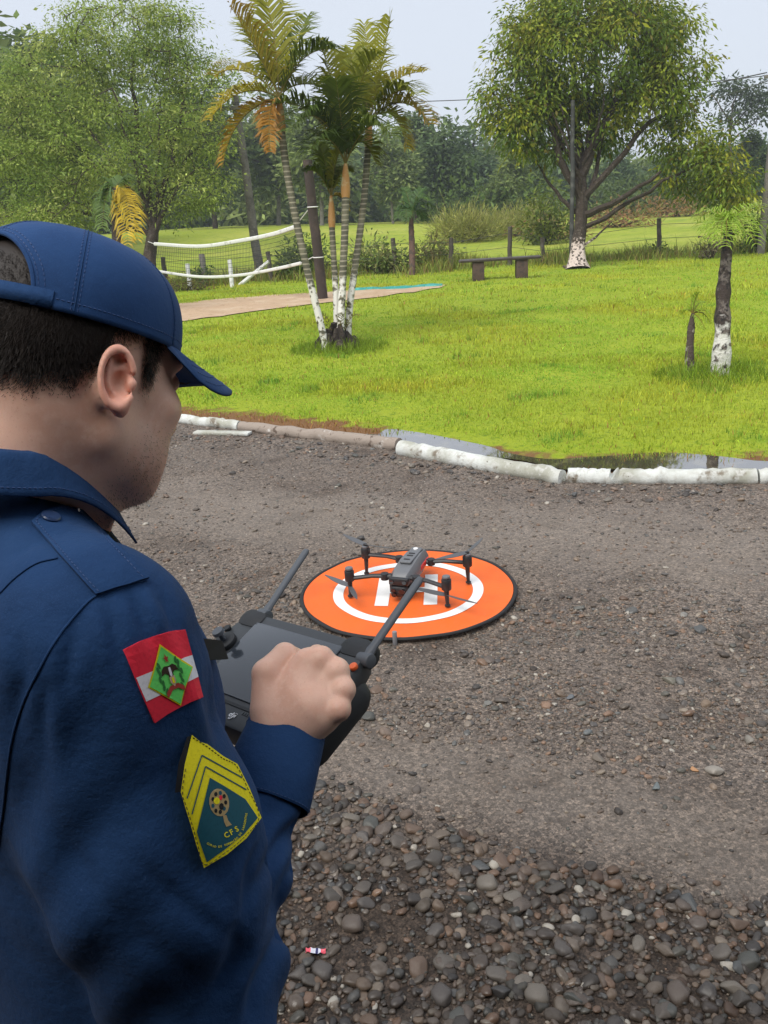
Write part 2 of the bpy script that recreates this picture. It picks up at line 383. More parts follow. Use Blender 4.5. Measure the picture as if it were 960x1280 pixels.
def zone(px, py):
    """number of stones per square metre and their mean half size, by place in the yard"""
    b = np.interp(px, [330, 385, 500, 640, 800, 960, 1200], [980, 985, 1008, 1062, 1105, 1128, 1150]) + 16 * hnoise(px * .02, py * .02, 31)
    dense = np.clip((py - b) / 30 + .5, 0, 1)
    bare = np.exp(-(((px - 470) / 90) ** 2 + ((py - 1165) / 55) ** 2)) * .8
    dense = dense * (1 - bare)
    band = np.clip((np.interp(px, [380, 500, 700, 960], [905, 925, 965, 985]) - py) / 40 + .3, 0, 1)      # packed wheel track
    mid = band * np.clip((py - np.interp(px, [100, 500, 960], [668, 680, 735])) / 50, 0.05, 1)
    patch = np.clip(.55 + .8 * hnoise(px * .012, py * .02, 33), .1, 1.2)
    kerbz = np.clip(1 - np.abs(py - np.interp(px, [200, 300, 500, 705, 960], [548, 550, 580, 615, 612])) / 16, 0, 1)
    return dense, mid * patch, kerbz, .16 + .22 * np.clip(hnoise(px * .015, py * .03, 35), 0, 1)
def scatter():
    out = []
    rng = np.random.default_rng(5)
    N = 520000
    # uniform over the visible yard
    X = rng.uniform(-3.2, 4.2, N); Y = rng.uniform(1.0, 8.6, N)
    ok = Y < kerb_y(X) - .07
    X, Y = X[ok], Y[ok]
    q = proj(np.c_[X, Y, np.zeros_like(X)])
    ok = (q[:, 0] > -260) & (q[:, 0] < 1150) & (q[:, 1] < 1480) & (q[:, 1] > 500)
    X, Y, q = X[ok], Y[ok], q[ok]
    area = 7.4 * 7.6 / N
    dense, mid, kz, base = zone(q[:, 0], q[:, 1])
    u = rng.uniform(0, 1, len(X))
    d_dense, d_mid, d_k, d_b = 3900 * dense, 5600 * mid, 700 * kz, 2600 * base
    tot = d_dense + d_mid + d_k + d_b
    keep = u < tot * area
    X, Y, q = X[keep], Y[keep], q[keep]; dd = d_dense[keep] / tot[keep]; kk = d_k[keep] / tot[keep]
    isd = rng.uniform(0, 1, len(X)) < dd; isk = rng.uniform(0, 1, len(X)) < kk
    s = np.where(isd, .0108 * np.exp(rng.normal(0, .48, len(X))), .0056 * np.exp(rng.normal(0, .52, len(X))))
    s = np.where(isk & ~isd, .008 * np.exp(rng.normal(.2, .6, len(X))), s)
    s = np.clip(s, .0024, .034)
    return X, Y, s, isd
X, Y, S, ISD = scatter()
# the strays one can point at
special = [(893, 965, .036, (.30, .27, .23)), (868, 962, .016, (.42, .22, .10)), (838, 852, .034, (.16, .15, .12)), (748, 952, .028, (.15, .125, .10)), (610, 880, .022, (.17, .165, .15)),
           (936, 925, .030, (.22, .20, .17)), (882, 767, .018, (.24, .23, .2)), (893, 766, .018, (.09, .085, .08)), (855, 770, .022, (.2, .19, .17)), (820, 985, .022, (.14, .16, .16)),
           (713, 875, .022, (.12, .13, .14)), (735, 918, .024, (.13, .14, .14)), (831, 718, .02, (.1, .09, .08))]
order = np.argsort(-S)
top = order[:287]; rest = order[287:]
def place(Vp, x, y, s, rng):
    a = rng.uniform(0, 2 * pi); tx, ty = rng.normal(0, .25, 2)
    R = np.array([[cos(a), -sin(a), 0], [sin(a), cos(a), 0], [0, 0, 1]]) @ np.array([[1, 0, tx], [0, 1, ty], [-tx, -ty, 1]])
    return (Vp * s) @ R.T + np.array([x, y, 0])
rng = np.random.default_rng(9)
pebm = []
for k, Vp in enumerate(PEB_B):
    me = bpy.data.meshes.new('stone'); me.from_pydata(Vp.tolist(), [], ICO2[1].tolist()); me.update()
    me.polygons.foreach_set('use_smooth', np.ones(len(me.polygons), bool)); me.materials.append(M_stone); pebm.append(me)
def stone_obj(x, y, s, me):
    o = bpy.data.objects.new('stone', me); COL.objects.link(o); o.parent = yard
    o.location = (x, y, float(yard_z(np.array(x), np.array(y))) + s * .22); o.scale = (s, s, s)
    o.rotation_euler = (rng.normal(0, .2), rng.normal(0, .2), rng.uniform(0, 6.28))
    return o
for (px, py, s, c) in special:
    g = G(px, py); me = pebm[rng.integers(len(pebm))].copy()
    me.materials.clear(); me.materials.append(mat('stone_%d_%d' % (px, py), c, .5, var=[(40, tuple(v * .7 for v in c), .45, .7)], bump=[(90, .25, .003)]))
    stone_obj(g[0], g[1], s, me)
for i in top: stone_obj(X[i], Y[i], S[i], pebm[rng.integers(len(pebm))])
def joined(idx, protos, faces, name):
    Vs, Fs, Cs = [], [], []; n = 0
    z0 = yard_z(X[idx], Y[idx])
    for j, i in enumerate(idx):
        Vp = protos[rng.integers(len(protos))]
        v = place(Vp, X[i], Y[i], S[i], rng); v[:, 2] += z0[j] + S[i] * .12
        Vs.append(v); Fs.append(faces + n); n += len(v)
        c = np.array(STONE[rng.integers(len(STONE))]) * rng.uniform(.55, 1.3)
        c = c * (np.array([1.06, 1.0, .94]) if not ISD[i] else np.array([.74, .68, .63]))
        if rng.uniform() < .03: c = np.array((.19, .12, .078)) * rng.uniform(.7, 1.1)
        if rng.uniform() < .02: c = np.array((.36, .33, .28))
        Cs.append(np.repeat(c[None], len(v), 0))
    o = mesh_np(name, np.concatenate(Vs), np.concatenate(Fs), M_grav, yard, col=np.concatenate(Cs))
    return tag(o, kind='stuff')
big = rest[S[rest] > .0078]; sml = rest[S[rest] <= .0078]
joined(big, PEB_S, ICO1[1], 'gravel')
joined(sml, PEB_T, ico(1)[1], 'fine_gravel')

# ------------------------------------------------------------------ grass
def blades(px, py, pz, h, wd, col, rng, lean=.5):
    n = len(px); a = rng.uniform(0, 2 * pi, n); t = rng.uniform(0, 2 * pi, n); l = rng.uniform(.1, lean, n) * h
    base = np.c_[px, py, pz]; side = np.c_[np.cos(a), np.sin(a), np.zeros(n)] * wd[:, None]
    off = np.c_[np.cos(t) * l, np.sin(t) * l, np.zeros(n)]
    up = np.c_[np.zeros(n), np.zeros(n), h]
    v = np.stack([base - side, base + side, base + side * .7 + up * .6 + off * .4, base - side * .7 + up * .6 + off * .4, base + up * np.sqrt(np.clip(1 - (l / h) ** 2 * .5, .2, 1))[:, None] + off], 1)
    V = v.reshape(-1, 3); k = np.arange(n)[:, None] * 5
    F4 = (k + np.array([[0, 1, 2, 3]])); F3 = k + np.array([[3, 2, 4]])
    tri = np.concatenate([k + np.array([[0, 1, 2]]), k + np.array([[0, 2, 3]]), F3])
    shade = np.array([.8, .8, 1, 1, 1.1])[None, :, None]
    return V, tri, (col[:, None, :] * shade).reshape(-1, 3)
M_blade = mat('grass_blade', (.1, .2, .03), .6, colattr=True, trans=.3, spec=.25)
def lawn_blades():
    rng = np.random.default_rng(3)
    pts = []
    for (n, y0, y1, x0, x1) in ((75000, 5.4, 10.5, -2.8, 5.4), (75000, 9, 16, -4.5, 8.5), (65000, 15, 27.5, -9, 14), (65000, 8.5, 22, -13, -4)):
        pts.append(np.c_[rng.uniform(x0, x1, n), rng.uniform(y0, y1, n), np.full(n, {75000: 1, 65000: 2.4}[n] if y0 < 9 or n == 65000 else 1.6)])
    q = np.concatenate(pts); x, y, sc = q.T
    e = y - kerb_y(x)
    wet = (x > .1) & (x < 2.6) & (e < np.interp(x, [.1, .4, 1.1, 1.5, 2.6], [.2, .66, .72, .42, .28]) + .08 * hnoise(x * 5, y * 5, 7))
    ok = (e > .07) & (rng.uniform(0, 1, len(x)) < np.clip(e / .5, .25, 1)) & ~(wet & (rng.uniform(0, 1, len(x)) < .93))
    insand = np.zeros(len(x), bool)
    # sand stays bare
    px = proj(np.c_[x, y, np.full(len(x), .05)])
    yt = np.interp(px[:, 0], [90, 230, 330, 440, 553], [395, 380, 371, 364, 358]); yb = np.interp(px[:, 0], [90, 230, 300, 380, 440, 500, 553], [420, 403, 393, 383, 377, 369, 358])
    insand = (px[:, 0] < 553) & (px[:, 1] > yt + .5) & (px[:, 1] < yb - 1)
    ok &= ~insand & (px[:, 0] > -450) & (px[:, 0] < 1080)
    x, y, sc, e = x[ok], y[ok], sc[ok], e[ok]; n = len(x)
    pn = hnoise(x * .9, y * .9, 17); p2 = hnoise(x * 3, y * 3, 18)
    h = (.030 + .016 * pn + .012 * p2) * np.exp(rng.normal(0, .3, n)) * (1 + .25 * (sc - 1)); h = np.clip(h, .014, .14)
    wd = .0022 * sc * np.exp(rng.normal(0, .2, n)) * 1.4
    c = np.array([.355, .455, .04]) * np.exp(rng.normal(0, .2, n))[:, None]
    p3 = hnoise(x * 1.9, y * 1.9, 27); cl_ = p3 > .75; h = np.where(cl_, h * 1.7, h); c[cl_] *= np.array([.62, .80, .9]); yl = p3 < -.85; c[yl] *= np.array([1.15, .98, 1.0]); h = np.where(yl, h * .6, h)
    c[:, 0] *= 1 + .28 * pn; c = np.clip(c, .01, 1)
    dry = np.clip(1 - (e - .08) / (.50 + .25 * pn), 0, 1) * 1.05 + .04; h = h * (1 + .8 * np.clip(1 - e / .3, 0, 1))
    dm = rng.uniform(0, 1, n) < dry; c[dm] = np.array([.34, .17, .06]) * np.exp(rng.normal(0, .25, (dm.sum(), 1)))
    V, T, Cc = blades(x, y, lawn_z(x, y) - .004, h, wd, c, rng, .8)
    tag(mesh_np('lawn_grass', V, T, M_blade, col=Cc), 'short bright green lawn grass with dry brown edge', 'grass', kind='stuff')
lawn_blades()
def tuft(name, cx, cy, rad, n, hgt, col, label=None, cat='plant', parent=None, spread=.9, wd=.004, group=None):
    rng = np.random.default_rng(int(abs(cx * 1000 + cy * 77)) % 99999)
    a = rng.uniform(0, 2 * pi, n); r = rad * np.sqrt(rng.uniform(0, 1, n))
    x, y = cx + r * np.cos(a), cy + r * np.sin(a)
    h = hgt * np.exp(rng.normal(-.1, .3, n)) * (1 - .55 * (r / rad) ** 2)
    c = np.array(col) * np.exp(rng.normal(0, .22, n))[:, None] * np.array([1, 1, 1])
    V, T, Cc = blades(x, y, lawn_z(x, y) - .01, h, np.full(n, wd), c, rng, spread)
    o = mesh_np(name, V, T, M_blade, parent, col=Cc)
    if label: tag(o, label, cat, group)
    return o

def field_weeds():
    rng = np.random.default_rng(23); n = 26000
    x = rng.uniform(-10, 16, n); y = 27.6 + rng.normal(0, .9, n) + .6 * hnoise(x * .5, x * .2, 3)
    p = hnoise(x * .7, y * .7, 19); ok = rng.uniform(0, 1, n) < np.clip(.45 + .7 * p, .06, 1); x, y, p = x[ok], y[ok], p[ok]; n = len(x)
    h = np.clip((.22 + .16 * p) * np.exp(rng.normal(0, .35, n)), .06, .8)
    pal = np.array([(.24, .30, .05), (.32, .34, .07), (.30, .22, .08), (.18, .24, .04)]); c = pal[rng.integers(0, 4, n)] * np.exp(rng.normal(0, .2, (n, 1)))
    V, T, C = blades(x, y, lawn_z(x, np.minimum(y, 27.9)) - .01, h, np.full(n, .012), c, rng, .8)
    tag(mesh_np('field_weeds', V, T, M_blade, col=C), 'tall weeds and rank grass along the field fence', 'weeds', kind='stuff')
field_weeds()
# ================================================================== VEGETATION
M_leaf = mat('leaf', (.06, .1, .02), .5, colattr=True, trans=.42, spec=.25)
M_bark = mat('bark', (.075, .058, .045), .9, var=[(9, (.13, .11, .09), .5, .68), (30, (.04, .03, .025), .5, .65)], bump=[(22, .8, .03), (70, .5, .01)], spec=.2)
def paint_extra(z0, z1, colr):
    "whitewash on the foot of a trunk, worn along its upper edge"
    def fn(t, cur, vec, base):
        N, L = t.nodes, t.links
        sx = N.new('ShaderNodeSeparateXYZ'); L.new(vec, sx.inputs[0])
        nz = N.new('ShaderNodeTexNoise'); nz.inputs['Scale'].default_value = 14; nz.inputs['Detail'].default_value = 6; L.new(vec, nz.inputs['Vector'])
        ad = N.new('ShaderNodeMath'); ad.operation = 'MULTIPLY_ADD'; ad.inputs[1].default_value = (z1 - z0) * 1.3; L.new(nz.outputs[0], ad.inputs[0]); L.new(sx.outputs[2], ad.inputs[2])
        mr = N.new('ShaderNodeMapRange'); mr.inputs[1].default_value = z1 + (z1 - z0) * .7; mr.inputs[2].default_value = z1 + (z1 - z0) * .45
        L.new(ad.outputs[0], mr.inputs[0])
        m2 = N.new('ShaderNodeMapRange'); m2.inputs[1].default_value = .60; m2.inputs[2].default_value = .52; L.new(nz.outputs[0], m2.inputs[0])
        mu = N.new('ShaderNodeMath'); mu.operation = 'MULTIPLY'; L.new(mr.outputs[0], mu.inputs[0]); L.new(m2.outputs[0], mu.inputs[1])
        mi = N.new('ShaderNodeMixRGB'); L.new(mu.outputs[0], mi.inputs[0]); mi.inputs[2].default_value = (*colr, 1)
        if cur is None: mi.inputs[1].default_value = (*base, 1)
        else: L.new(cur, mi.inputs[1])
        return mi.outputs[0]
    return fn

def leaf_arrays(pos, dr, nr, Ln, Wd, col):
    dr = unit(dr); sd_ = unit(np.cross(dr, nr)); nn = np.cross(sd_, dr)
    Ln = Ln[:, None]; Wd = Wd[:, None]
    v = np.stack([pos, pos + dr * Ln * .45 + sd_ * Wd * .5 - nn * Wd * .12, pos + dr * Ln - nn * Ln * .12, pos + dr * Ln * .45 - sd_ * Wd * .5 - nn * Wd * .12], 1)
    n = len(pos); k = np.arange(n)[:, None] * 4
    tri = np.concatenate([k + np.array([[0, 1, 2]]), k + np.array([[0, 2, 3]])])
    return v.reshape(-1, 3), tri, np.repeat(col, 4, 0)

def crown_points(lobes, n, rng, shell=.5):
    vols = np.array([l[1][0] * l[1][1] * l[1][2] for l in lobes]) ** .75; vols /= vols.sum()
    k = rng.choice(len(lobes), n, p=vols)
    d = unit(rng.normal(0, 1, (n, 3))); r = rng.uniform(0, 1, n) ** (1 / 3 * (1 - shell) + .12 * shell)
    c = np.array([l[0] for l in lobes])[k]; R = np.array([l[1] for l in lobes])[k]
    return c + d * R * r[:, None]

def leafy(clusters, per, spread, L, W, cols, rng, droop=.4, flat=1.0, outc=None, yellow=None):
    n = len(clusters) * per
    base = np.repeat(clusters, per, 0)
    g = rng.normal(0, 1, (n, 3)) * spread * np.array([1, 1, flat]); g = np.clip(g, -2.2 * spread, 2.2 * spread)
    pos = base + g
    d = unit(g + rng.normal(0, .5 * spread, (n, 3))); d[:, 2] -= droop; d = unit(d)
    nr = unit(rng.normal(0, .55, (n, 3)) + np.array([0, 0, 1.0]))
    cl = rng.integers(0, len(cols), len(clusters)); cc = np.repeat(np.array(cols)[cl], per, 0)
    cc = cc * np.exp(rng.normal(0, .22, (n, 1)))
    if yellow is not None:
        ym = rng.uniform(0, 1, n) < .10; cc[ym] = yellow
    return leaf_arrays(pos, d, nr, L * np.exp(rng.normal(0, .36, n)), W * np.exp(rng.normal(0, .34, n)), cc)

def limb(mb, a, b, r0, r1, rng, n=7, bend=.12, sides=6, sag=0.0):
    a, b = np.asarray(a, float), np.asarray(b, float); L = np.linalg.norm(b - a)
    m = (a + b) / 2 + rng.normal(0, bend * L, 3) + np.array([0, 0, sag * L])
    p = bez(a, m, b, n); p[1:-1] += rng.normal(0, .012 * L, (n - 2, 3))
    mb.tube(p, np.linspace(r0, r1, n), sides, caps=False); return p

def tree(name, label, cat, base, trunk, limbs, lobes, ncl, per, spread, L, W, cols, seed, group=None, droop=.4, flat=.8, shell=.5, barkm=None, r0=.2, yellow=None, twigs=True, flare=1.5, extra_clusters=None):
    "trunk: list of points; limbs: list of (start index on trunk 0..1, end point, radius)"
    rng = np.random.default_rng(seed); st = random.getstate(); random.seed(seed)
    root = empty(name, base, label, cat, group)
    mb = MB(); tp = spline(trunk, 12); rad = np.linspace(r0, r0 * .55, 12); rad[0] *= flare; rad[1] *= 1 + (flare - 1) * .3
    mb.tube(tp, rad, 10, caps=False, jitter=.06)
    nodes = [tp[6:]]
    for (s, e, r) in limbs:
        nodes.append(limb(mb, tp[min(11, int(s * 11))], e, r, r * .35, rng, 9, .1, 7)[2:])
    nodes = np.concatenate(nodes)
    cl = crown_points(lobes, ncl, rng, shell)
    if extra_clusters is not None: cl = np.concatenate([cl, extra_clusters])
    if twigs:
        for c in cl:
            d = np.linalg.norm(nodes - c, axis=1) + .35 * np.maximum(0, nodes[:, 2] - c[2])
            s = nodes[np.argmin(d)]
            q = limb(mb, s, c, r0 * .085, r0 * .022, rng, 5, .12, 4)
            nodes = np.vstack([nodes, q[2:4]])
    mb.build('trunk', barkm or M_bark, root, smooth=True)
    V, T, C = leafy(cl, per, spread, L, W, cols, rng, droop, flat, yellow=yellow)
    mesh_np('crown', V, T, M_leaf, root, col=C, smooth=False)
    random.setstate(st)
    return root
def lob(px, py, d, rx, ry, ddep=0, rdep=None):
    s = d / FPX; return (P(px, py, d + ddep), (rx * s, rdep if rdep else .8 * rx * s, ry * s))

# --- tall round tree with whitewashed foot
d = 24.1; b = G(722, 337)
M_barkw = mat('bark_whitewashed', (.060, .047, .036), .9, var=[(7, (.12, .10, .08), .52, .68), (26, (.03, .024, .018), .5, .65)], bump=[(16, .9, .05), (60, .5, .01)], spec=.2, extra=paint_extra(0, .75, (.62, .52, .46)))
T = lambda x, y, dd=0: P(x, y, d + dd)
G1 = [(.14, .21, .024), (.18, .25, .026), (.26, .31, .03), (.33, .34, .032), (.10, .155, .02)]
tree('round_tree', 'tall round-crowned tree with whitewashed trunk foot behind the bench', 'tree', b,
     [b, T(722, 310), T(726, 280), T(727, 240), T(724, 215), T(722, 190)],
     [(.55, T(680, 115, -.6), .13), (.7, T(715, 75, .5), .15), (.8, T(745, 60, 0), .13), (.75, T(790, 90, -.5), .13), (.5, T(826, 214, -.8), .11), (.5, T(672, 205, .5), .07), (.6, T(860, 120, .3), .10), (.75, T(655, 90, -.2), .09), (.45, T(868, 205, .2), .07), (.9, T(700, 130, -1), .06), (.9, T(755, 120, -1), .06), (.5, T(705, 110, .3), .08), (.55, T(738, 100, -.4), .085), (.5, T(765, 110, .5), .08), (.6, T(690, 140, -.8), .06), (.2, T(765, 277, -.3), .045)],
     [lob(745, 70, d, 110, 72), lob(650, 105, d, 48, 58), lob(625, 135, d, 22, 30), lob(838, 70, d, 52, 62), lob(720, 18, d, 85, 30), lob(800, 25, d, 45, 28), lob(795, 135, d, 75, 48), lob(685, 150, d, 48, 42), lob(655, 155, d, 38, 35), lob(865, 175, d, 45, 28), lob(875, 215, d, 48, 32), lob(912, 235, d, 28, 28), lob(675, 190, d, 14, 16)],
     430, 120, .235, .135, .052, G1, 41, r0=.21, droop=.75, shell=.6, barkm=M_barkw, yellow=(.17, .15, .02), flare=1.7)

# --- feathery tree on the left
d = 25.5; b = G(188, 372)
T = lambda x, y, dd=0: P(x, y, d + dd)
G2 = [(.26, .34, .065), (.31, .39, .075), (.21, .30, .055), (.40, .45, .12)]
tree('feathery_tree', 'broad feathery light green tree with dark forked trunk beside the net', 'tree', b,
     [b, T(186, 330), T(190, 300), T(192, 285), T(188, 255)],
     [(.8, T(110, 160, -.5), .10), (.85, T(165, 60, .4), .11), (.9, T(235, 90, 0), .09), (.5, T(225, 230, -.4), .10), (.9, T(60, 120, .5), .08), (.6, T(270, 150, .8), .07), (.7, T(40, 230, .3), .07), (.9, T(140, 110, -1), .07), (.8, T(200, 150, -.8), .06), (.6, T(90, 250, -.6), .05)],
     [lob(150, 50, d, 95, 45), lob(70, 120, d, 75, 70), lob(215, 80, d, 60, 55), lob(235, 160, d, 62, 70), lob(130, 190, d, 110, 60), lob(40, 220, d, 70, 60), lob(250, 235, d, 42, 30), lob(20, 150, d, 50, 70), lob(60, 270, d, 70, 30), lob(275, 130, d, 30, 40), lob(110, 30, d, 40, 25), lob(205, 20, d, 30, 20), lob(225, 262, d, 30, 18)],
     760, 112, .25, .10, .036, G2, 42, r0=.22, droop=.35, flat=.55, shell=.35, flare=1.3)

# --- palms
M_rach = mat('palm_rachis', (.22, .20, .05), .6, var=[(8, (.34, .2, .04), .5, .65)])
M_pleaf = mat('palm_leaf', (.06, .1, .02), .45, colattr=True, trans=.35, spec=.2)
def frond(root, p0, p1, p2, L, n, col, rng, wid=.022, droop=.35, tipcol=None, name='frond', fold=.55, r=.010):
    "one pinnate leaf: a midrib and two rows of leaflets"
    m = 14; R = bez(p0, p1, p2, m); mb = MB(); mb.tube(R, np.linspace(r, r * .2, m), 5, caps=False)
    tt = np.linspace(.12, .99, n); Vs, Fs, Cs = [], [], []; k = 0
    RR = bez(p0, p1, p2, 101); TG = unit(np.gradient(RR, axis=0))
    bulk = unit(np.asarray(p2, float) - np.asarray(p0, float)); 
    for t in tt:
        c = RR[int(t * 100)]; tg = TG[int(t * 100)]
        sdv = np.cross(tg, [0, 0, 1.0]); sdv = unit(sdv if np.linalg.norm(sdv) > .05 else np.array([1.0, 0, 0])); nv = np.cross(sdv, tg)
        l = L * (.45 + .75 * math.sin(pi * min(1, t * .93 + .08)) ** .8) * rng.uniform(.85, 1.1)
        for s in (-1, 1):
            dirv = unit(s * sdv * .85 + tg * rng.uniform(.45, .75) + nv * fold * rng.uniform(.6, 1.2) + rng.normal(0, .06, 3))
            q1 = c + dirv * l * .5; q2 = q1 + unit(dirv + np.array([0, 0, -droop * rng.uniform(.6, 1.6)])) * l * .5
            wv = unit(np.cross(dirv, nv)) * wid * .5
            Vs += [c - wv * .5, c + wv * .5, q1 + wv, q1 - wv, q2]
            Fs += [(k, k + 1, k + 2), (k, k + 2, k + 3), (k + 3, k + 2, k + 4)]; k += 5
            cc = np.array(col) * math.exp(rng.normal(0, .18)); tc = cc if tipcol is None else np.array(tipcol) * math.exp(rng.normal(0, .2))
            f = t * .6; cc = cc * (1 - f) + tc * f
            Cs += [cc, cc, cc * .9 + tc * .1, cc * .9 + tc * .1, tc * .6 + cc * .4]
    Va = np.concatenate(mb.V); nb = len(Va)
    V = np.concatenate([Va, np.array(Vs)]); F = [list(f) for f in mb.F] + [[a + nb for a in f] for f in Fs]
    C = np.concatenate([np.repeat(np.array([[.22, .17, .04]]), nb, 0), np.array(Cs)])
    return mesh_np(name, V, F, M_pleaf, root, col=C, smooth=False)
def ring_extra(freq):
    def fn(t, cur, vec, base):
        N, L = t.nodes, t.links
        sx = N.new('ShaderNodeSeparateXYZ'); L.new(vec, sx.inputs[0])
        mm = N.new('ShaderNodeMath'); mm.operation = 'MULTIPLY'; mm.inputs[1].default_value = freq; L.new(sx.outputs[2], mm.inputs[0])
        fr = N.new('ShaderNodeMath'); fr.operation = 'FRACT'; L.new(mm.outputs[0], fr.inputs[0])
        gt = N.new('ShaderNodeMapRange'); gt.inputs[1].default_value = .68; gt.inputs[2].default_value = .8; L.new(fr.outputs[0], gt.inputs[0])
        mi = N.new('ShaderNodeMixRGB'); L.new(gt.outputs[0], mi.inputs[0]); mi.inputs[2].default_value = (.28, .25, .18, 1)
        if cur is None: mi.inputs[1].default_value = (*base, 1)
        else: L.new(cur, mi.inputs[1])
        return paint_extra(.25, .95, (.66, .64, .58))(t, mi.outputs[0], vec, base)
    return fn
M_stem = mat('palm_stem', (.085, .08, .05), .8, var=[(5, (.14, .13, .08), .45, .65)], extra=ring_extra(15), bump=[(40, .4, .01)])
M_shaft = mat('palm_crownshaft', (.40, .20, .05), .6, var=[(5, (.45, .36, .18), .5, .6)])
M_root = mat('palm_roots', (.035, .026, .02), .95, var=[(18, (.09, .07, .05), .5, .7)], bump=[(20, .9, .05)])
rng = np.random.default_rng(77)
dC = 12.2; bC = G(425, 438)
clump = empty('palm_clump', bC, 'clump of golden cane palms with whitewashed stems standing in the lawn', 'palm')
Pc = lambda x, y, dd=0: P(x, y, dC + dd)
stems = [([(408, 428, -.1), (402, 410, -.1), (384, 337, -.2), (369, 270, -.25), (358, 210, -.3), (352, 166, -.3)], (349, 122, -.3), .050),
         ([(426, 432, 0), (426, 410, 0), (429, 337, 0), (431, 290, .0), (432, 248, .0)], (432, 205, .0), .052),
         ([(434, 428, .15), (437, 385, .15), (446, 319, .25), (455, 250, .3), (460, 185, .3)], (462, 150, .3), .048),
         ([(420, 430, .1), (420, 375, .1), (417, 320, .2), (415, 285, .2)], (414, 245, .2), .042)]
for pts, tip, r in stems:
    q = np.array([Pc(*a) for a in pts]); q[0, 2] = -.03
    n = 40; s = spline(q, n); rad = np.full(n, r) * (1 + .06 * (np.arange(n) % 3 == 0)); rad[:3] *= 1.3
    MB().tube(s, rad, 10, caps=False).build('stem', M_stem, clump, smooth=True)
    e = Pc(*tip); sh = np.linspace(0, 1, 8)[:, None] * (e - s[-1]) + s[-1]
    MB().tube(sh, r * np.array([1.05, 1.25, 1.3, 1.2, 1.1, .95, .75, .5]), 10, caps=True).build('crownshaft', M_shaft, clump, smooth=True)
GR, DK, GO, BR, YG = (.12, .155, .02), (.055, .085, .016), (.42, .29, .022), (.34, .17, .03), (.26, .26, .025)
# crown index, control px, tip px, depth offset of tip, colour, tip colour, leaflet length
FR = [(0, (325, 65), (288, 8), -.5, YG, BR, .42), (0, (345, 40), (333, 0), .2, YG, YG, .42), (0, (375, 55), (418, 62), -.3, GR, DK, .40), (0, (370, 90), (428, 118), .5, GR, YG, .36),
      (0, (300, 95), (262, 150), -.3, YG, GO, .34), (0, (290, 135), (279, 205), .2, GO, BR, .32), (0, (305, 70), (268, 95), .5, YG, GO, .36), (0, (332, 128), (338, 190), -.2, BR, BR, .22), (0, (330, 60), (305, 25), .6, GR, YG, .36), (0, (365, 60), (385, 20), .7, GR, GR, .36),
      (1, (395, 120), (345, 130), -.4, DK, GR, .44), (1, (400, 110), (362, 165), -.7, DK, DK, .42), (1, (420, 100), (398, 50), -.2, YG, YG, .42), (1, (438, 110), (440, 62), .3, GR, YG, .42), (1, (460, 130), (490, 170), -.5, DK, GR, .42), (1, (410, 150), (385, 190), -.6, DK, DK, .36), (1, (450, 150), (470, 205), .3, DK, YG, .34), (1, (445, 90), (470, 70), -.4, YG, GR, .40), (1, (425, 130), (420, 100), -.8, DK, GR, .40),
      (2, (478, 75), (488, 22), -.2, YG, YG, .40), (2, (480, 90), (530, 90), .2, YG, GO, .36), (2, (505, 105), (537, 155), -.3, YG, BR, .36), (2, (495, 120), (508, 185), .2, GR, GO, .32), (2, (450, 80), (420, 70), .5, GR, YG, .36), (2, (500, 95), (522, 120), -.6, GR, YG, .36), (2, (465, 85), (455, 30), .6, YG, YG, .36), (2, (440, 120), (425, 160), .6, DK, GR, .34),
      (3, (398, 205), (382, 215), -.2, GR, DK, .22), (3, (425, 205), (440, 215), .1, YG, GR, .2), (3, (408, 200), (398, 180), .2, GR, GR, .2), (3, (418, 195), (428, 185), -.2, YG, YG, .2), (3, (430, 240), (432, 262), .1, GO, GO, .14)]
for (ci, c1, tip, dd, col, tc, L) in FR:
    st = stems[ci][1]; p0 = Pc(st[0], st[1], st[2])
    frond(clump, p0, Pc(c1[0], c1[1], st[2] + dd * .4), Pc(tip[0], tip[1], st[2] + dd), L * 1.12, 40, col, rng, .034, .62, tc)
mb = MB()
for k in range(34):
    a = rng.uniform(0, 2 * pi); r = rng.uniform(.08, .30)
    p = bC + np.array([cos(a) * r, sin(a) * r, 0]); h = rng.uniform(.16, .42) * (1.2 - r * 2)
    mb.tube([p + (0, 0, -.05), p + (rng.normal(0, .03), rng.normal(0, .03), h * .6), p + (-cos(a) * .05, -sin(a) * .05, h)], [.075, .06, .03], 7, jitter=.25)
mb.build('root_mound', M_root, clump, smooth=True)
for k in range(9):       # sprouts and stubs round the foot
    a = rng.uniform(0, 2 * pi); p = bC + np.array([cos(a) * .12, sin(a) * .1, rng.uniform(.25, .5)])
    e = p + np.array([cos(a) * rng.uniform(.2, .35), sin(a) * .25, rng.uniform(.05, .25)])
    frond(clump, p, (p + e) / 2 + (0, 0, .1), e, .07, 7, (.13, .13, .03), rng, .016, .2, (.22, .2, .05), name='sprout', r=.005)
tuft('grass_tuft', bC[0] + .0, bC[1] - .12, .70, 1900, .17, (.19, .28, .022), 'long green grass growing round the foot of the palm clump', 'grass tuft')

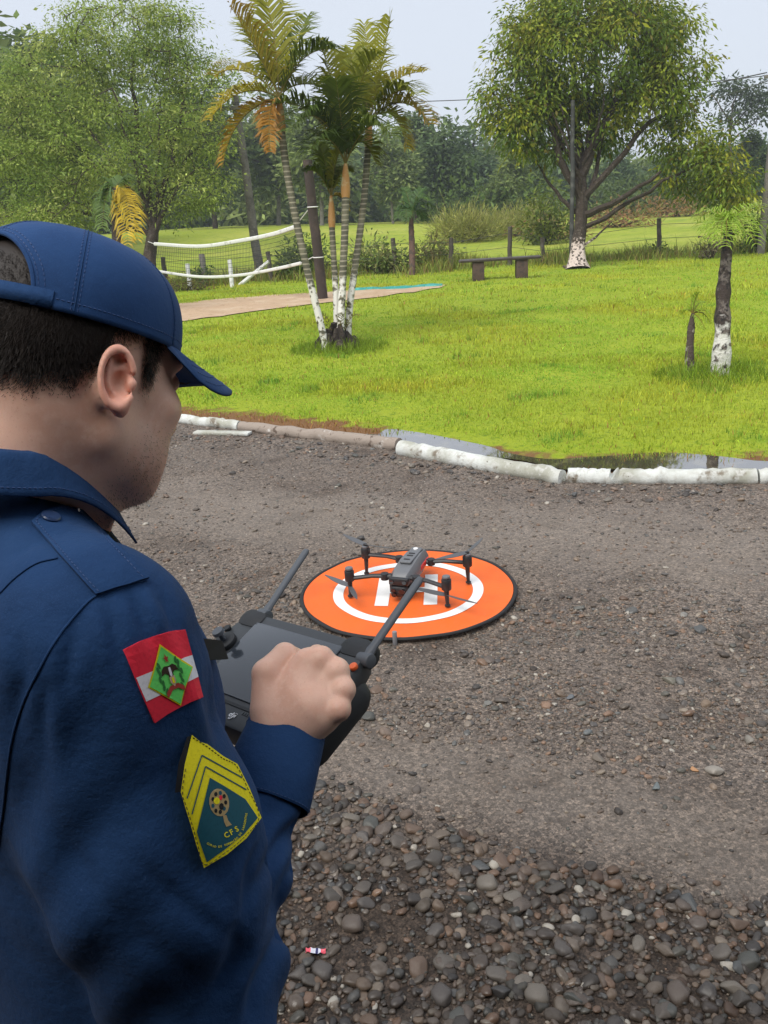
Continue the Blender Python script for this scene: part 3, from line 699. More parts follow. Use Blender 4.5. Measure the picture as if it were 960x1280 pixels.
# young palms
def small_palm(name, label, base, pts, dd, rad, barkm, fronds, L, nf, wid=.02, group=None, cols=((.10, .19, .03), (.16, .24, .04)), seed=1):
    root = empty(name, base, label, 'palm', group); r = np.random.default_rng(seed)
    q = np.array([P(x, y, dd) for x, y in pts]); q[0] = base - np.array([0, 0, .04])
    n = 26; s = spline(q, n); rr = np.interp(np.linspace(0, 1, n), np.linspace(0, 1, len(rad)), rad) * (1 + .07 * r.normal(0, 1, n))
    MB().tube(s, rr, 11, caps=True, jitter=.05).build('trunk', barkm, root, smooth=True)
    for f in fronds:
        (c1, tip, ddp) = f[:3]; col = f[3] if len(f) > 3 else cols[0]; tc = f[4] if len(f) > 4 else cols[1]
        frond(root, s[-1], P(c1[0], c1[1], dd + ddp * .4), P(tip[0], tip[1], dd + ddp), L, nf, col, r, wid, 1.0, tc, r=.007, fold=.25)
    return root, s
M_ptr = mat('old_palm_trunk', (.055, .04, .034), .9, var=[(7, (.18, .15, .13), .52, .62), (20, (.02, .016, .014), .52, .62)], bump=[(14, .9, .04), (50, .6, .01)], extra=paint_extra(.0, .52, (.70, .68, .63)))
M_ptr2 = mat('thin_palm_trunk', (.07, .05, .04), .9, var=[(12, (.26, .23, .2), .55, .63)], bump=[(22, .9, .03)])
M_ptr3 = mat('reddish_palm_trunk', (.12, .07, .05), .9, var=[(6, (.07, .05, .04), .5, .6)], bump=[(12, .9, .05)])
b1 = G(900, 472); pr, ps = small_palm('small_palm', 'small palm with thick whitewashed black trunk at the right of the lawn', b1, [(900, 472), (903, 420), (904, 370), (908, 320), (911, 285)], 8.88, [.105, .095, .085, .075, .072, .07, .062, .056, .05, .042],
    M_ptr, [((905, 255), (885, 300), -.3), ((900, 260), (902, 305), -.5), ((920, 252), (932, 292), -.4), ((930, 250), (970, 300), .2), ((928, 246), (968, 262), .3), ((893, 250), (872, 275), .3), ((918, 250), (930, 300), .1), ((925, 255), (945, 305), -.3), ((902, 252), (893, 298), -.1), ((908, 250), (908, 308), -.6), ((895, 262), (880, 285), .4), ((912, 258), (912, 300), .5)], .24, 16, .013, cols=((.24, .36, .035), (.30, .42, .05)), seed=5)
MB().tube([P(913, 297, 8.86), P(922, 288, 8.8), P(932, 281, 8.78)], [.014, .01, .006], 6).build('leaf_stub', M_ptr2, pr, smooth=True)
b2 = G(862, 470); small_palm('palm_sapling', 'knee-high palm sapling with shaggy stem beside the whitewashed palm', b2, [(862, 470), (862, 440), (864, 410), (866, 392)], 9.17, [.042, .045, .038, .032, .02],
    M_ptr2, [((878, 382), (893, 395), -.1), ((872, 375), (882, 378), .2), ((858, 382), (852, 392), .1), ((868, 374), (872, 366), -.1), ((875, 395), (882, 412), -.2), ((880, 385), (888, 404), .1), ((862, 378), (866, 372), .1)], .10, 16, .009, cols=((.24, .36, .03), (.30, .42, .04)), seed=6)
tuft('grass_tuft', b1[0] - .12, b1[1] - .12, .60, 1300, .17, (.19, .29, .022), 'ragged grass and weeds round the foot of the two small palms', 'grass tuft', spread=1.1)
b3 = G(515, 346); small_palm('young_palm', 'young palm with slim reddish trunk in front of the field fence', b3, [(515, 346), (515, 310), (514, 285), (514, 268)], 25.4, [.10, .09, .085, .08, .05],
    M_ptr3, [((500, 248), (498, 272), 0), ((520, 238), (538, 250), -.3), ((530, 245), (545, 262), .2), ((510, 240), (505, 235), .5), ((522, 235), (530, 236), .3), ((506, 250), (508, 275), -.4), ((525, 255), (530, 275), .4)], .34, 22, .04, cols=((.05, .11, .03), (.10, .16, .04)), seed=7)
b4 = G(148, 400); small_palm('yellow_palm', 'low palm with one bright yellow frond seen above the blue cap', b4, [(148, 400), (146, 340), (146, 290), (145, 262), (144, 236)], 18.2, [.12, .11, .10, .09, .06],
    M_ptr2, [((135, 225), (122, 262), 0, (.06, .11, .03)), ((130, 230), (128, 285), -.3, (.05, .10, .03)), ((150, 220), (158, 225), .2, (.07, .12, .03)), ((142, 222), (136, 225), .4, (.07, .12, .03)), ((158, 225), (172, 300), -.3, (.50, .36, .03), (.55, .42, .04)), ((155, 240), (160, 305), -.4, (.50, .36, .03), (.52, .38, .04))], .40, 30, .035, seed=8)

# --- bushes
def bush(name, label, px, py, d, rx, ry, n, L, W, cols, seed, stems=5, cat='bush', group=None, droop=.1, spread=.5):
    base = G(px, py); 
    if d is not None: base = P(px, py, d); base[2] = float(terrain(base[0], base[1]))
    dd = float(proj(base)[2]); s = dd / FPX; rng = np.random.default_rng(seed)
    root = empty(name, base, label, cat, group)
    c = base + np.array([0, 0, ry * s * .85])
    cl = crown_points([(c, (rx * s, rx * s * .8, ry * s * .9)), (c + np.array([rx * s * .4, 0, -ry * s * .3]), (rx * s * .6, rx * s * .6, ry * s * .6)), (c + np.array([-rx * s * .4, 0, -ry * s * .25]), (rx * s * .6, rx * s * .6, ry * s * .6))], max(8, n // 26), rng, .5)
    mb = MB()
    for k in range(min(len(cl), stems * 3)): limb(mb, base + rng.normal(0, rx * s * .12, 3) * (1, 1, 0) - (0, 0, .05), cl[k], .018 * (dd / 20), .006 * (dd / 20), rng, 5, .1, 4)
    mb.build('stems', M_bark, root)
    V, T, C = leafy(cl, 26, rx * s * spread * .5, L, W, cols, rng, droop, .8)
    ok = V[:, 2].reshape(-1, 4).min(1) > base[2] - .05
    k = np.where(ok)[0]; V = V.reshape(-1, 4, 3)[k].reshape(-1, 3); C = C.reshape(-1, 4, 3)[k].reshape(-1, 3); kk = np.arange(len(k))[:, None] * 4
    mesh_np('foliage', V, np.concatenate([kk + np.array([[0, 1, 2]]), kk + np.array([[0, 2, 3]])]), M_leaf, root, col=C, smooth=False)
    return root
BG = [(.12, .18, .035), (.15, .21, .04), (.09, .14, .03)]
PALE = [(.38, .38, .11), (.32, .35, .08), (.43, .41, .14)]
RED = [(.32, .17, .08), (.26, .19, .07), (.38, .22, .09), (.20, .22, .06)]
bush('bush', 'dark bush behind the net post and palm stems', 382, 352, 27, 30, 28, 2600, .16, .06, BG, 1)
bush('bush', 'bush low between the palm stems and the slim palm', 475, 350, 27, 34, 22, 2200, .15, .06, [(.17, .23, .06), (.13, .19, .045), (.24, .24, .08)], 2)
bush('bush', 'brownish green bush to the right of the slim palm', 540, 346, 27.5, 30, 20, 1900, .15, .05, [(.20, .22, .06), (.26, .22, .08), (.15, .20, .045)], 3)
bush('bush', 'weedy brown tinged bush under the net beside white stakes', 236, 372, 24.5, 26, 9, 900, .10, .03, [(.16, .15, .05), (.19, .13, .06), (.12, .16, .04)], 4)
bush('tall_grass_clump', 'mound of pale tall grass behind the bench', 585, 312, 40, 38, 17, 4200, .34, .028, PALE, 5, droop=-.7)
bush('tall_grass_clump', 'lower pale tall grass mound right behind the bench post', 650, 312, 42, 38, 13, 3600, .32, .028, PALE, 6, droop=-.7)
bush('bush', 'yellow green small tree left of the round tree trunk', 683, 318, 36, 26, 44, 1700, .20, .08, [(.19, .22, .03), (.15, .19, .03), (.12, .17, .03)], 7)
bush('bush', 'low reddish weeds left of the round tree', 690, 318, 38, 40, 10, 1200, .22, .06, RED, 8)
bush('bush', 'reddish brown weed bank right of the round tree', 770, 300, 44, 46, 9, 1600, .25, .07, RED, 9)
bush('bush', 'rust coloured weed bank far right of the round tree', 850, 283, 52, 40, 9, 1500, .28, .07, RED, 10)
bush('bush', 'sparse leafy shrub at the foot of a fence post', 822, 322, 27.0, 17, 10, 260, .13, .06, [(.12, .18, .05), (.10, .15, .04)], 11, stems=8)
bush('bush', 'spindly grey brown shrub left of the whitewashed palm', 886, 326, 24.5, 17, 17, 420, .10, .04, [(.16, .14, .08), (.12, .13, .06), (.20, .16, .10)], 12, stems=9)
bush('bush', 'green vine bush wrapped round the right hand pole', 948, 322, 25.6, 20, 42, 900, .13, .06, [(.15, .20, .05), (.11, .16, .04)], 13, stems=8)
bush('hedge', 'dark hedge row in front of the wood right of the round tree', 800, 286, 58, 66, 20, 3600, .34, .14, [(.085, .125, .035), (.11, .15, .04)], 14, cat='hedge')
bush('hedge', 'green hedge along the foot of the wood behind the bench', 600, 296, 60, 80, 16, 3000, .34, .14, [(.13, .19, .045), (.10, .16, .04)], 15, cat='hedge')
bush('bush', 'leafy sapling beside the white net post', 252, 352, 25.5, 14, 18, 320, .12, .06, [(.10, .17, .04), (.08, .14, .03)], 16)

# --- the wood behind: single trees at its edge, then the mass
M_leaf2 = mat('wood_leaf', (.05, .08, .02), .7, colattr=True, trans=.35, spec=.12)
M_pale = mat('pale_bark', (.22, .20, .17), .9, var=[(3, (.12, .10, .08), .5, .65)])
def wood_mesh(seed, H, cr, cols, nl, conic=False, L=.42):
    r = np.random.default_rng(seed); mb = MB()
    tp = np.array([(0, 0, -.3), (r.normal(0, .1), r.normal(0, .1), H * .4), (r.normal(0, .25), r.normal(0, .25), H * .92)])
    mb.tube(spline(tp, 7), np.linspace(.16, .05, 7), 6, caps=False)
    lobes = []
    k = 9
    for i in range(k):
        t = i / (k - 1); z = H * (.34 + .62 * t); w = cr * ((1 - t) * .9 + .15 if conic else math.sin(pi * min(.93, .22 + .75 * t)))
        a = r.uniform(0, 6.28); lobes.append((np.array([cos(a) * w * .45, sin(a) * w * .45, z]), (w * .62, w * .62, H * .11)))
    cl = crown_points(lobes, nl // 30, r, .6)
    for c in cl[:40]: limb(mb, tp[1] + (0, 0, r.uniform(-.1, .35) * H), c, .05, .015, r, 4, .1, 4)
    V, T, C = leafy(cl, 30, cr * .16, L, L * .5, cols, r, .2, .7)
    Va = np.concatenate(mb.V)
    me_t = (Va, [list(f) for f in mb.F]); return me_t, (V, T, C)
WC = [[(.12, .18, .06), (.15, .20, .065), (.09, .145, .045)], [(.20, .26, .09), (.155, .215, .07), (.24, .29, .10)], [(.10, .155, .07), (.125, .185, .08)], [(.25, .31, .10), (.20, .26, .08)], [(.085, .135, .05), (.12, .17, .065)]]
WOOD = []
for k in range(5):
    (tv, tf), (lv, lt, lc) = wood_mesh(100 + k, 9.0, 2.3 + .3 * (k % 3), WC[k], 5200, conic=k in (2,))
    a = mesh_np('trunk', tv, tf, M_pale if k in (1, 3) else M_bark, smooth=True); bme = mesh_np('crown', lv, lt, M_leaf2, col=lc, smooth=False)
    WOOD.append((a.data, bme.data)); bpy.data.objects.remove(a); bpy.data.objects.remove(bme)
def wood_tree(k, x, y, s, label, rz, group='trees at the edge of the far wood', sx=1.0):
    z = float(terrain(x, y)); root = empty('wood_tree', (x, y, z), label, 'tree', group)
    root.rotation_euler = (0, 0, rz); root.scale = (s * sx, s * sx, s)
    for nm, me in zip(('trunk', 'crown'), WOOD[k]):
        o = bpy.data.objects.new(nm, me); COL.objects.link(o); o.parent = root
# px of the trunk foot, depth, px of the top, kind, label
for (px, dep, top, k, lb, sx) in [
    (60, 48, 62, 0, 'dark tree at the left edge of the wood behind the feathery tree', 1.3), (5, 40, 45, 1, 'tall tree in the top left corner behind the feathery tree', 1.3), (265, 62, 110, 4, 'dark tree of the wood left of the leaning power pole', 1.2),
    (345, 66, 120, 1, 'tree of the wood seen between the palm crowns', 1.2), (400, 60, 135, 3, 'light tree of the wood behind the dark net post', 1.2), (490, 60, 168, 1, 'pale trunked tree of the wood right of the palm clump', 1.1),
    (520, 68, 148, 0, 'dark tree of the wood above the slim palm', 1.2), (555, 62, 158, 4, 'dark tree of the wood left of the tall grass mound', 1.1), (590, 70, 165, 2, 'bluish dark tree of the wood above the bench', 1.3),
    (635, 60, 182, 3, 'light round tree of the wood left of the round tree', 1.2), (665, 66, 190, 0, 'tree of the wood just left of the thin pole', 1.1), (775, 72, 185, 2, 'dark far tree framed under the round tree branch', 1.3),
    (835, 70, 190, 4, 'dark far tree right of the round tree', 1.2), (935, 62, 168, 0, 'dark tree of the wood left of the right hand pole', 1.2)]:
    q = P(px, 250, dep); z = float(terrain(q[0], q[1])); h = P(px, top, dep)[2] - z
    wood_tree(k, q[0], q[1], h / 8.9, lb, random.uniform(0, 6.28), sx=sx)
# tall thin open-crowned tree over the right edge
q = P(915, 260, 58); d = 58
T = lambda x, y, dd=0: P(x, y, d + dd)
tree('sparse_tree', 'tall thin open-crowned tree against the sky at the right edge', 'tree', np.array([q[0], q[1], float(terrain(q[0], q[1]))]),
     [np.array([q[0], q[1], float(terrain(q[0], q[1])) - .1]), T(914, 215), T(912, 175), T(915, 150)],
     [(.8, T(890, 118), .07), (.9, T(925, 108), .08), (.9, T(950, 112), .06), (.7, T(955, 140), .06)],
     [lob(925, 112, d, 34, 10), lob(890, 122, d, 14, 7), lob(950, 125, d, 25, 12), lob(930, 140, d, 35, 10)], 80, 26, .45, .30, .12, [(.07, .10, .045), (.06, .085, .04)], 55, r0=.13, shell=.2, flat=.5)
# the mass of the wood as one
r = np.random.default_rng(61); Vs, Fs, Cs = [], [], []; n0 = 0
def wood_mass():
    V_, F_, C_ = [], [], []; n0 = 0; tV, tF = MB(), None
    for i in range(210):
        px = r.uniform(-260, 1250) if i < 120 else r.choice([r.uniform(-900, -200), r.uniform(1150, 1700)]); dep = r.uniform(74, 112)
        q = P(px, 260, dep); z = float(terrain(q[0], q[1]))
        ytop = np.interp(px, [-260, 0, 60, 270, 420, 600, 700, 800, 960, 1250], [60, 52, 75, 138, 150, 172, 182, 200, 190, 180]) + r.uniform(-18, 16)
        H = P(px, ytop, dep)[2] - z
        kk = r.integers(0, 5); cr = H * r.uniform(.24, .34)
        cl = crown_points([(np.array([q[0], q[1], z + H * .55]), (cr, cr, H * .43)), (np.array([q[0] + cr * .5, q[1], z + H * .3]), (cr, cr, H * .3))], 58, r, .7); cl[:14, 2] = z + r.uniform(.2, 2.2, 14)
        v, t, c = leafy(cl, 20, H * .085, .66, .36, WC[kk], r, .2, .8)
        V_.append(v); F_.append(t + n0); C_.append(c); n0 += len(v)
    V = np.concatenate(V_); C = np.concatenate(C_); F = np.concatenate(F_)
    tag(mesh_np('far_wood', V, F, M_leaf2, col=C, smooth=False), 'dense misty dark green wood closing the field', 'wood', kind='stuff')
wood_mass()
# ================================================================== THINGS OF THE YARD AND FIELD
M_white_log = mat('whitewashed_log', (.60, .62, .59), .8, var=[(2.5, (.36, .36, .30), .44, .62), (7, (.20, .17, .13), .54, .68), (22, (.50, .50, .46), .5, .66), (34, (.13, .11, .09), .66, .72)], bump=[(18, .6, .012), (70, .4, .004)], spec=.3)
M_grey_log = mat('bare_grey_log', (.30, .25, .21), .85, var=[(5, (.60, .58, .54), .55, .66), (16, (.12, .09, .07), .55, .66)], bump=[(18, .7, .014)], spec=.25)
def kerb_log(px_pts, rad, m, label, seed):
    r = np.random.default_rng(seed); st = random.getstate(); random.seed(seed)
    q = np.array([G(x, y) for x, y in px_pts]); s = spline(q, 26)
    s[:, 2] = rad[0] * .48 + .005 * r.normal(0, 1, 26); rr = np.linspace(rad[0], rad[1], 26) * (1 + .022 * r.normal(0, 1, 26))
    s = np.vstack([s[0] + (s[0] - s[1]) * .02, s, s[-1] + (s[-1] - s[-2]) * .02]); rr = np.concatenate([[rr[0] * .86], rr, [rr[-1] * .86]])
    o = MB().tube(s, rr, 16, jitter=.022).build('kerb_log', m, smooth=True); random.setstate(st)
    return tag(o, label, 'log', 'logs laid along the lawn edge')
kerb_log([(502, 566), (560, 577), (630, 590), (703, 602)], (.068, .060), M_white_log, 'thick whitewashed log in front of the puddle, ending in a dark gap', 1)
kerb_log([(708, 600), (735, 601), (765, 602)], (.058, .058), M_white_log, 'short whitewashed kerb log just right of the dark gap', 2)
kerb_log([(766, 601), (850, 602), (945, 602)], (.060, .058), M_white_log, 'long straight whitewashed kerb log at the right', 3)
kerb_log([(948, 602), (1010, 602), (1100, 601)], (.058, .055), M_white_log, 'whitewashed kerb log cut by the right edge of the photo', 4)
kerb_log([(302, 536), (360, 544), (430, 551), (499, 561)], (.052, .060), M_grey_log, 'bare greyish kerb log between the two whitewashed stretches', 5)
kerb_log([(216, 526), (255, 531), (300, 535)], (.050, .050), M_white_log, 'white kerb log nearest the man\'s face', 6)
kerb_log([(60, 512), (140, 519), (214, 525)], (.052, .05), M_white_log, 'white kerb log hidden mostly behind the man\'s head', 7)
o = MB().box(G(278, 543) + (0, 0, .014), (.55, .09, .026), R=np.array([[cos(-.33), -sin(-.33), 0], [sin(-.33), cos(-.33), 0], [0, 0, 1]]), bev=.006).build('kerb_slab', M_white_log, smooth=True)
tag(o, 'flat weathered pale slab lying in front of the left kerb logs', 'slab')

# bench
M_bench = mat('wet_dark_wood', (.045, .034, .028), .6, var=[(5, (.085, .065, .05), .5, .65)], bump=[(20, .5, .01)], rvar=(4, .35, .7))
M_benchleg = mat('dark_brick_pier', (.10, .065, .05), .9, var=[(8, (.06, .045, .04), .5, .65)], bump=[(30, .6, .01)])
bb1, bb2 = G(598, 353), G(652, 350); ax = unit(bb2 - bb1); th = math.atan2(ax[1], ax[0])
Rb = np.array([[cos(th), -sin(th), 0], [sin(th), cos(th), 0], [0, 0, 1]])
bench = empty('bench', (bb1 + bb2) / 2, 'dark wooden plank bench on two brown piers on the lawn', 'bench')
hb = .50
for q in (bb1, bb2): MB().box(q + (0, 0, hb / 2), (.29, .40, hb), R=Rb, taper=.96, bev=.015).build('leg', M_benchleg, bench, smooth=True)
cen = (bb1 + bb2) / 2; Lb = np.linalg.norm(bb2 - bb1) + .95
for k in (-1, 0, 1):
    MB().box(cen + (0, 0, hb + .033) + Rb @ np.array([.02 * k, .165 * k, 0]), (Lb - .04 * (k % 2), .155, .06), R=Rb, bev=.012).build('plank', M_bench, bench, smooth=True)

# poles, posts, net
M_pole = mat('weathered_pole', (.17, .155, .135), .9, var=[(3, (.10, .09, .08), .45, .65), (18, (.24, .22, .19), .55, .68)], bump=[(12, .5, .02)])
M_dpole = mat('dark_post', (.05, .036, .030), .85, var=[(4, (.085, .06, .05), .5, .66)], bump=[(12, .6, .02)])
M_wire = mat('wire', (.06, .06, .065), .6)
M_wht = mat('white_paint', (.72, .72, .70), .6, var=[(6, (.5, .5, .46), .55, .68)])
M_ceramic = mat('insulator', (.55, .55, .52), .3)
def pole(name, label, base_px, dep, top, r0, r1, m, cat='pole', extra=None, tilt=0.0):
    b = G(*base_px) if dep is None else P(base_px[0], base_px[1], dep)
    b[2] = float(terrain(b[0], b[1])); root = empty(name, b, label, cat)
    e = b + np.array([tilt, 0, top]); s = np.linspace(b - (0, 0, .15), e, 9); s[1:-1, :2] += np.random.default_rng(int(base_px[0])).normal(0, .008, (7, 2))
    MB().tube(s, np.linspace(r0, r1, 9), 12).build('shaft', m, root, smooth=True)
    return root, b, e
pl, pb, pe = pole('utility_pole', 'tall weathered power pole leaning behind the net', (326, 350), None, 5.3, .15, .105, M_pole, 'utility pole', tilt=-.22)
MB().box(pe + (0, -.17, -.35), (1.15, .10, .11), bev=.01).build('crossarm', M_pole, pl, smooth=True)
for dx in (-.5, .5): MB().cyl(pe + (dx, -.17, -.25), .04, .10, 10, r2=.03).build('insulator', M_ceramic, pl, smooth=True)
p2, p2b, p2e = pole('utility_pole', 'thin dark grey pole just left of the round tree trunk', (714, 336), None, 4.3, .065, .055, mat('grey_pole', (.05, .05, .05), .8, var=[(4, (.11, .11, .105), .5, .65)]), 'utility pole')
MB().box(p2b + (0, 0, .05), (.42, .32, .12), bev=.02).build('footing', M_benchleg, p2, smooth=True)
p3, p3b, p3e = pole('utility_pole', 'weathered pole with crossarm cut by the right photo edge', (950, 320), None, 5.2, .11, .09, M_pole, 'utility pole', tilt=.15)
MB().box(p3e + (0, -.12, -.6), (.9, .08, .09), bev=.01).build('crossarm', M_pole, p3, smooth=True)
for i, (a, bq, lb) in enumerate([(pe + (0, -.17, -.2), p3e + (0, -.1, -.55), 'upper overhead power wire running across the sky behind the trees'), (p3e + (-.4, -.12, -.5), P(560, 160, 70), 'overhead wire running from the right pole back toward the wood'), (p3e + (.4, -.12, -.5), P(700, 178, 80), 'lower overhead wire dropping toward the far wood')]):
    m = (np.array(a) + bq) / 2 - (0, 0, .5)
    tag(MB().tube(bez(a, m, bq, 20), .012 if i == 0 else .016, 5).build('overhead_wire', M_wire), lb, 'wire')
npst, nb, ne_ = pole('net_post', 'dark wooden net post right behind the palm stems', (404, 376), None, 2.95, .115, .10, M_dpole, 'post', tilt=-.10)
for z in (.95, 2.0): MB().tube([nb + (.11 * cos(a) - .035 * z, .11 * sin(a), z) for a in np.linspace(0, 2 * pi, 15)], .012, 5).build('rope_loop', M_wht, npst)
# volleyball net, sagging between the feathery tree and the post
netr = empty('volleyball_net', nb + (-2, 1.5, 0), 'sagging volleyball net with white top and bottom bands', 'net')
dR, dL = 19.6, 24.6
tops = [P(368, 284, 19.7), P(340, 293, 20.6), P(300, 301, 21.8), P(250, 308, 23.2), P(193, 305, 24.8)]
bots = [P(376, 329, 19.7), P(345, 336, 20.6), P(300, 344, 21.8), P(250, 346, 23.2), P(196, 339, 24.8)]
tops, bots = spline(tops, 40), spline(bots, 40)
MB().tube(tops, .026, 8, flat=1.9).build('top_band', M_wht, netr, smooth=True)
MB().tube(bots, .022, 8, flat=1.7).build('bottom_band', M_wht, netr, smooth=True)
mb = MB(); M_net = mat('net_cord', (.035, .04, .035), .9)
for k in range(1, 8):
    t = k / 8; mb.tube(tops * (1 - t) + bots * t, .0045, 3, caps=False)
tt, bt = spline(tops, 100), spline(bots, 100)
for k in range(100): mb.tube([tt[k], bt[k]], .0045, 3, caps=False)
tag(mb.build('mesh', M_net, netr), kind='stuff')
MB().tube([tops[0], nb + (-.07, 0, 2.05)], .010, 5).build('rope', M_wht, netr)
MB().tube([bots[0], nb + (-.05, 0, 1.0)], .010, 5).build('rope', M_wht, netr)
MB().tube([tops[-1], P(185, 302, 25.3)], .010, 5).build('rope', M_wht, netr)
MB().tube([bots[-1], P(187, 338, 25.3)], .010, 5).build('rope', M_wht, netr)
# field fence: posts and wire
M_fpost = mat('fence_post_wood', (.09, .075, .062), .9, var=[(6, (.16, .14, .12), .5, .66)], bump=[(18, .6, .015)])
FP = [((495, 345), 1.05, 'weathered fence post right behind the slim palm'), ((564, 341), .95, 'grey fence post left of the bench'), ((637, 338), 1.15, 'fence post rising behind the bench seat'), ((679, 334), .8, 'short fence post between bench and round tree'), ((824, 322), 1.15, 'fence post standing in a shrub right of the round tree'), ((340, 352), .9, 'dark fence post right of the leaning power pole'), ((210, 372), .9, 'dark fence post near the feathery tree')]
fps = []
for q, h, lb in FP:
    rt, b_, e_ = pole('fence_post', lb, q, 26.6, h, .07, .065, M_fpost, 'post', tilt=random.uniform(-.06, .06)); rt['group'] = 'fence posts along the field'; fps.append((q[0], b_, e_))
fps.sort(key=lambda a: a[0])
for z, lb in ((.85, 'top strand of the field fence wire'), (.5, 'lower strand of the field fence wire')):
    q = [b_ + (e_ - b_) * z for _, b_, e_ in fps]; q.append(P(1020, 305, 26.6)[:3]); q[-1][2] = z
    tag(MB().tube(np.array(q), .006, 4).build('fence_wire', M_wire), lb, 'wire')
# white stakes by the net
for (x0, y0, x1, y1, dd, r_, m, lb) in [(257, 357, 252, 318, 25.4, .085, M_pole, 'thick pale fence post behind the net, right of the white stake'), (237, 356, 234, 330, 24.6, .06, M_wht, 'white stake left of the thick pale post'), (290, 358, 287, 325, 24.6, .06, M_wht, 'white stake under the middle of the net'), (299, 357, 336, 327, 25.6, .055, M_wht, 'white diagonal brace leaning on the dark fence post')]:
    a, b_ = P(x0, y0, dd), P(x1, y1, dd); a[2] = min(a[2], -.05) if abs(x0 - x1) < 10 else a[2]
    tag(MB().tube(np.linspace(a, b_, 6), r_, 8, jitter=.05).build('stake', m, smooth=True), lb, 'stake')
# court edging tape
M_teal = mat('teal_tarp', (.02, .26, .22), .5, var=[(5, (.10, .42, .36), .5, .65)], bump=[(8, .6, .03)])
tq = [G(x, y, .05) for x, y in [(553, 357.5), (530, 359), (505, 361), (470, 362), (440, 363.5)]]; tq = spline(tq, 24); wv = np.array([0.05, .55, 0])
V = np.concatenate([tq + wv * np.linspace(1, .5, 24)[:, None], tq + (0, 0, .07), tq - wv * .25 * np.linspace(1.6, .4, 24)[:, None]]); V[:, 2] += .0 + .018 * hnoise(V[:, 0] * 4, V[:, 1] * 4, 44)
i = np.arange(23)[:, None]; Fq = np.concatenate([i + np.array([[0, 1, 25, 24]]), i + np.array([[24, 25, 49, 48]])])
tag(mesh_np('tarp_edge', V, Fq, M_teal), 'rumpled teal plastic tarp at the far corner of the sand court', 'tarp')
# candy wrapper
g = G(395, 1193); r = np.random.default_rng(2); n = 9
us, vs = np.meshgrid(np.linspace(-.026, .026, n), np.linspace(-.009, .009, 5)); Z = .012 + .004 * hnoise(us * 260, vs * 260, 2)
pinch = 1 - .55 * np.exp(-((np.abs(us) - .017) / .004) ** 2); V = np.c_[us.ravel(), (vs * pinch).ravel(), Z.ravel()]; V[:, 1] += -.15 * V[:, 0]
i = (np.arange(4)[:, None] * n + np.arange(n - 1)[None]).ravel()[:, None]; Fq = i + np.array([[0, 1, n + 1, n]])
cx = V[Fq].mean(1)[:, 0]; mi = np.where(np.abs(cx) > .013, 0, np.where(np.abs(cx - .002) < .004, 2, 1))
tag(mesh_np('candy_wrapper', V + g, Fq, [mat('wrapper_pink', (.75, .10, .14), .3), mat('wrapper_white', (.65, .66, .75), .3), mat('wrapper_navy', (.03, .03, .12), .3)], smooth=False, mi=mi), 'crumpled pink and white candy wrapper on the gravel', 'wrapper')

# ------------------------------------------------------------------ landing pad
padc = (G(374, 757) + G(647, 737) + G(503, 800) + G(512, 690)) / 4; PR = .535
padc[2] = .012
padc[:2] = (.095, 4.0)
pad = empty('landing_pad', padc, 'round orange drone landing pad with white ring and letter H', 'landing pad')
def pad_z(r): return .010 * (r / PR) ** 4
def annulus(r0, r1, z, n=96, k=6):
    rr = np.linspace(r0, r1, k); V = []; 
    for r_ in rr:
        for a in np.arange(n) * 2 * pi / n: V.append((padc[0] + r_ * cos(a), padc[1] + r_ * sin(a), padc[2] + z + pad_z(r_) + .004 * hnoise(np.array(r_ * cos(a) * 6), np.array(r_ * sin(a) * 6), 91)))
    F = [(j * n + i, j * n + (i + 1) % n, (j + 1) * n + (i + 1) % n, (j + 1) * n + i) for j in range(k - 1) for i in range(n)]
    return np.array(V), F
M_or = mat('orange_nylon', (.78, .135, .018), .55, var=[(3, (.70, .115, .016), .45, .65), (40, (.60, .14, .04), .60, .72)], bump=[(500, .15, .001), (5, .25, .02)], spec=.35)
M_pw = mat('pad_white_print', (.78, .78, .76), .5, bump=[(500, .15, .001)])
M_blk = mat('black_binding', (.014, .014, .015), .7)
V, F = annulus(.001, PR * .965, .006, k=16); mesh_np('pad_sheet', V, F, M_or, pad)
V, F = annulus(PR * .60, PR * .695, .0085, k=4); mesh_np('ring_print', V, F, M_pw, pad)
rim = np.array([(padc[0] + PR * .985 * cos(a), padc[1] + PR * .985 * sin(a), padc[2] + .012 + .004 * hnoise(np.array(PR * cos(a) * 6), np.array(PR * sin(a) * 6), 91)) for a in np.linspace(0, 2 * pi, 97)])
MB().tube(rim, .0095, 8, caps=False, flat=.8).build('rim', M_blk, pad, smooth=True)
HL = [G(452, 763), G(480, 763), G(497, 727), G(470, 727)]
def hbox(x0, x1, y0, y1):
    c = padc[:2] + np.array([-.005, -.01]); a = radians(-5)
    xs_, ys_ = np.meshgrid(np.linspace(x0, x1, 5), np.linspace(y0, y1, 6)); q = np.c_[xs_.ravel(), ys_.ravel()] @ np.array([[cos(a), -sin(a)], [sin(a), cos(a)]]).T
    rr = np.hypot(q[:, 0], q[:, 1]); return np.c_[q + c, padc[2] + .0085 + pad_z(rr) + .004 * hnoise((q[:, 0] + c[0] - padc[0]) * 6, (q[:, 1] + c[1] - padc[1]) * 6, 91)]
mb = MB(); ff = [(j * 5 + i, j * 5 + i + 1, (j + 1) * 5 + i + 1, (j + 1) * 5 + i) for j in range(5) for i in range(4)]
for bx in ((-.15, -.085, -.16, .20), (.085, .15, -.16, .20), (-.085, .085, -.01, .05)): mb.add(hbox(*bx), ff)
mb.build('letter_print', M_pw, pad)
MB().cyl(G(494, 806) + (0, 0, .03), .011, .07, 10, bev=.003).build('peg', mat('peg_grey', (.2, .2, .21), .4), pad, smooth=True)

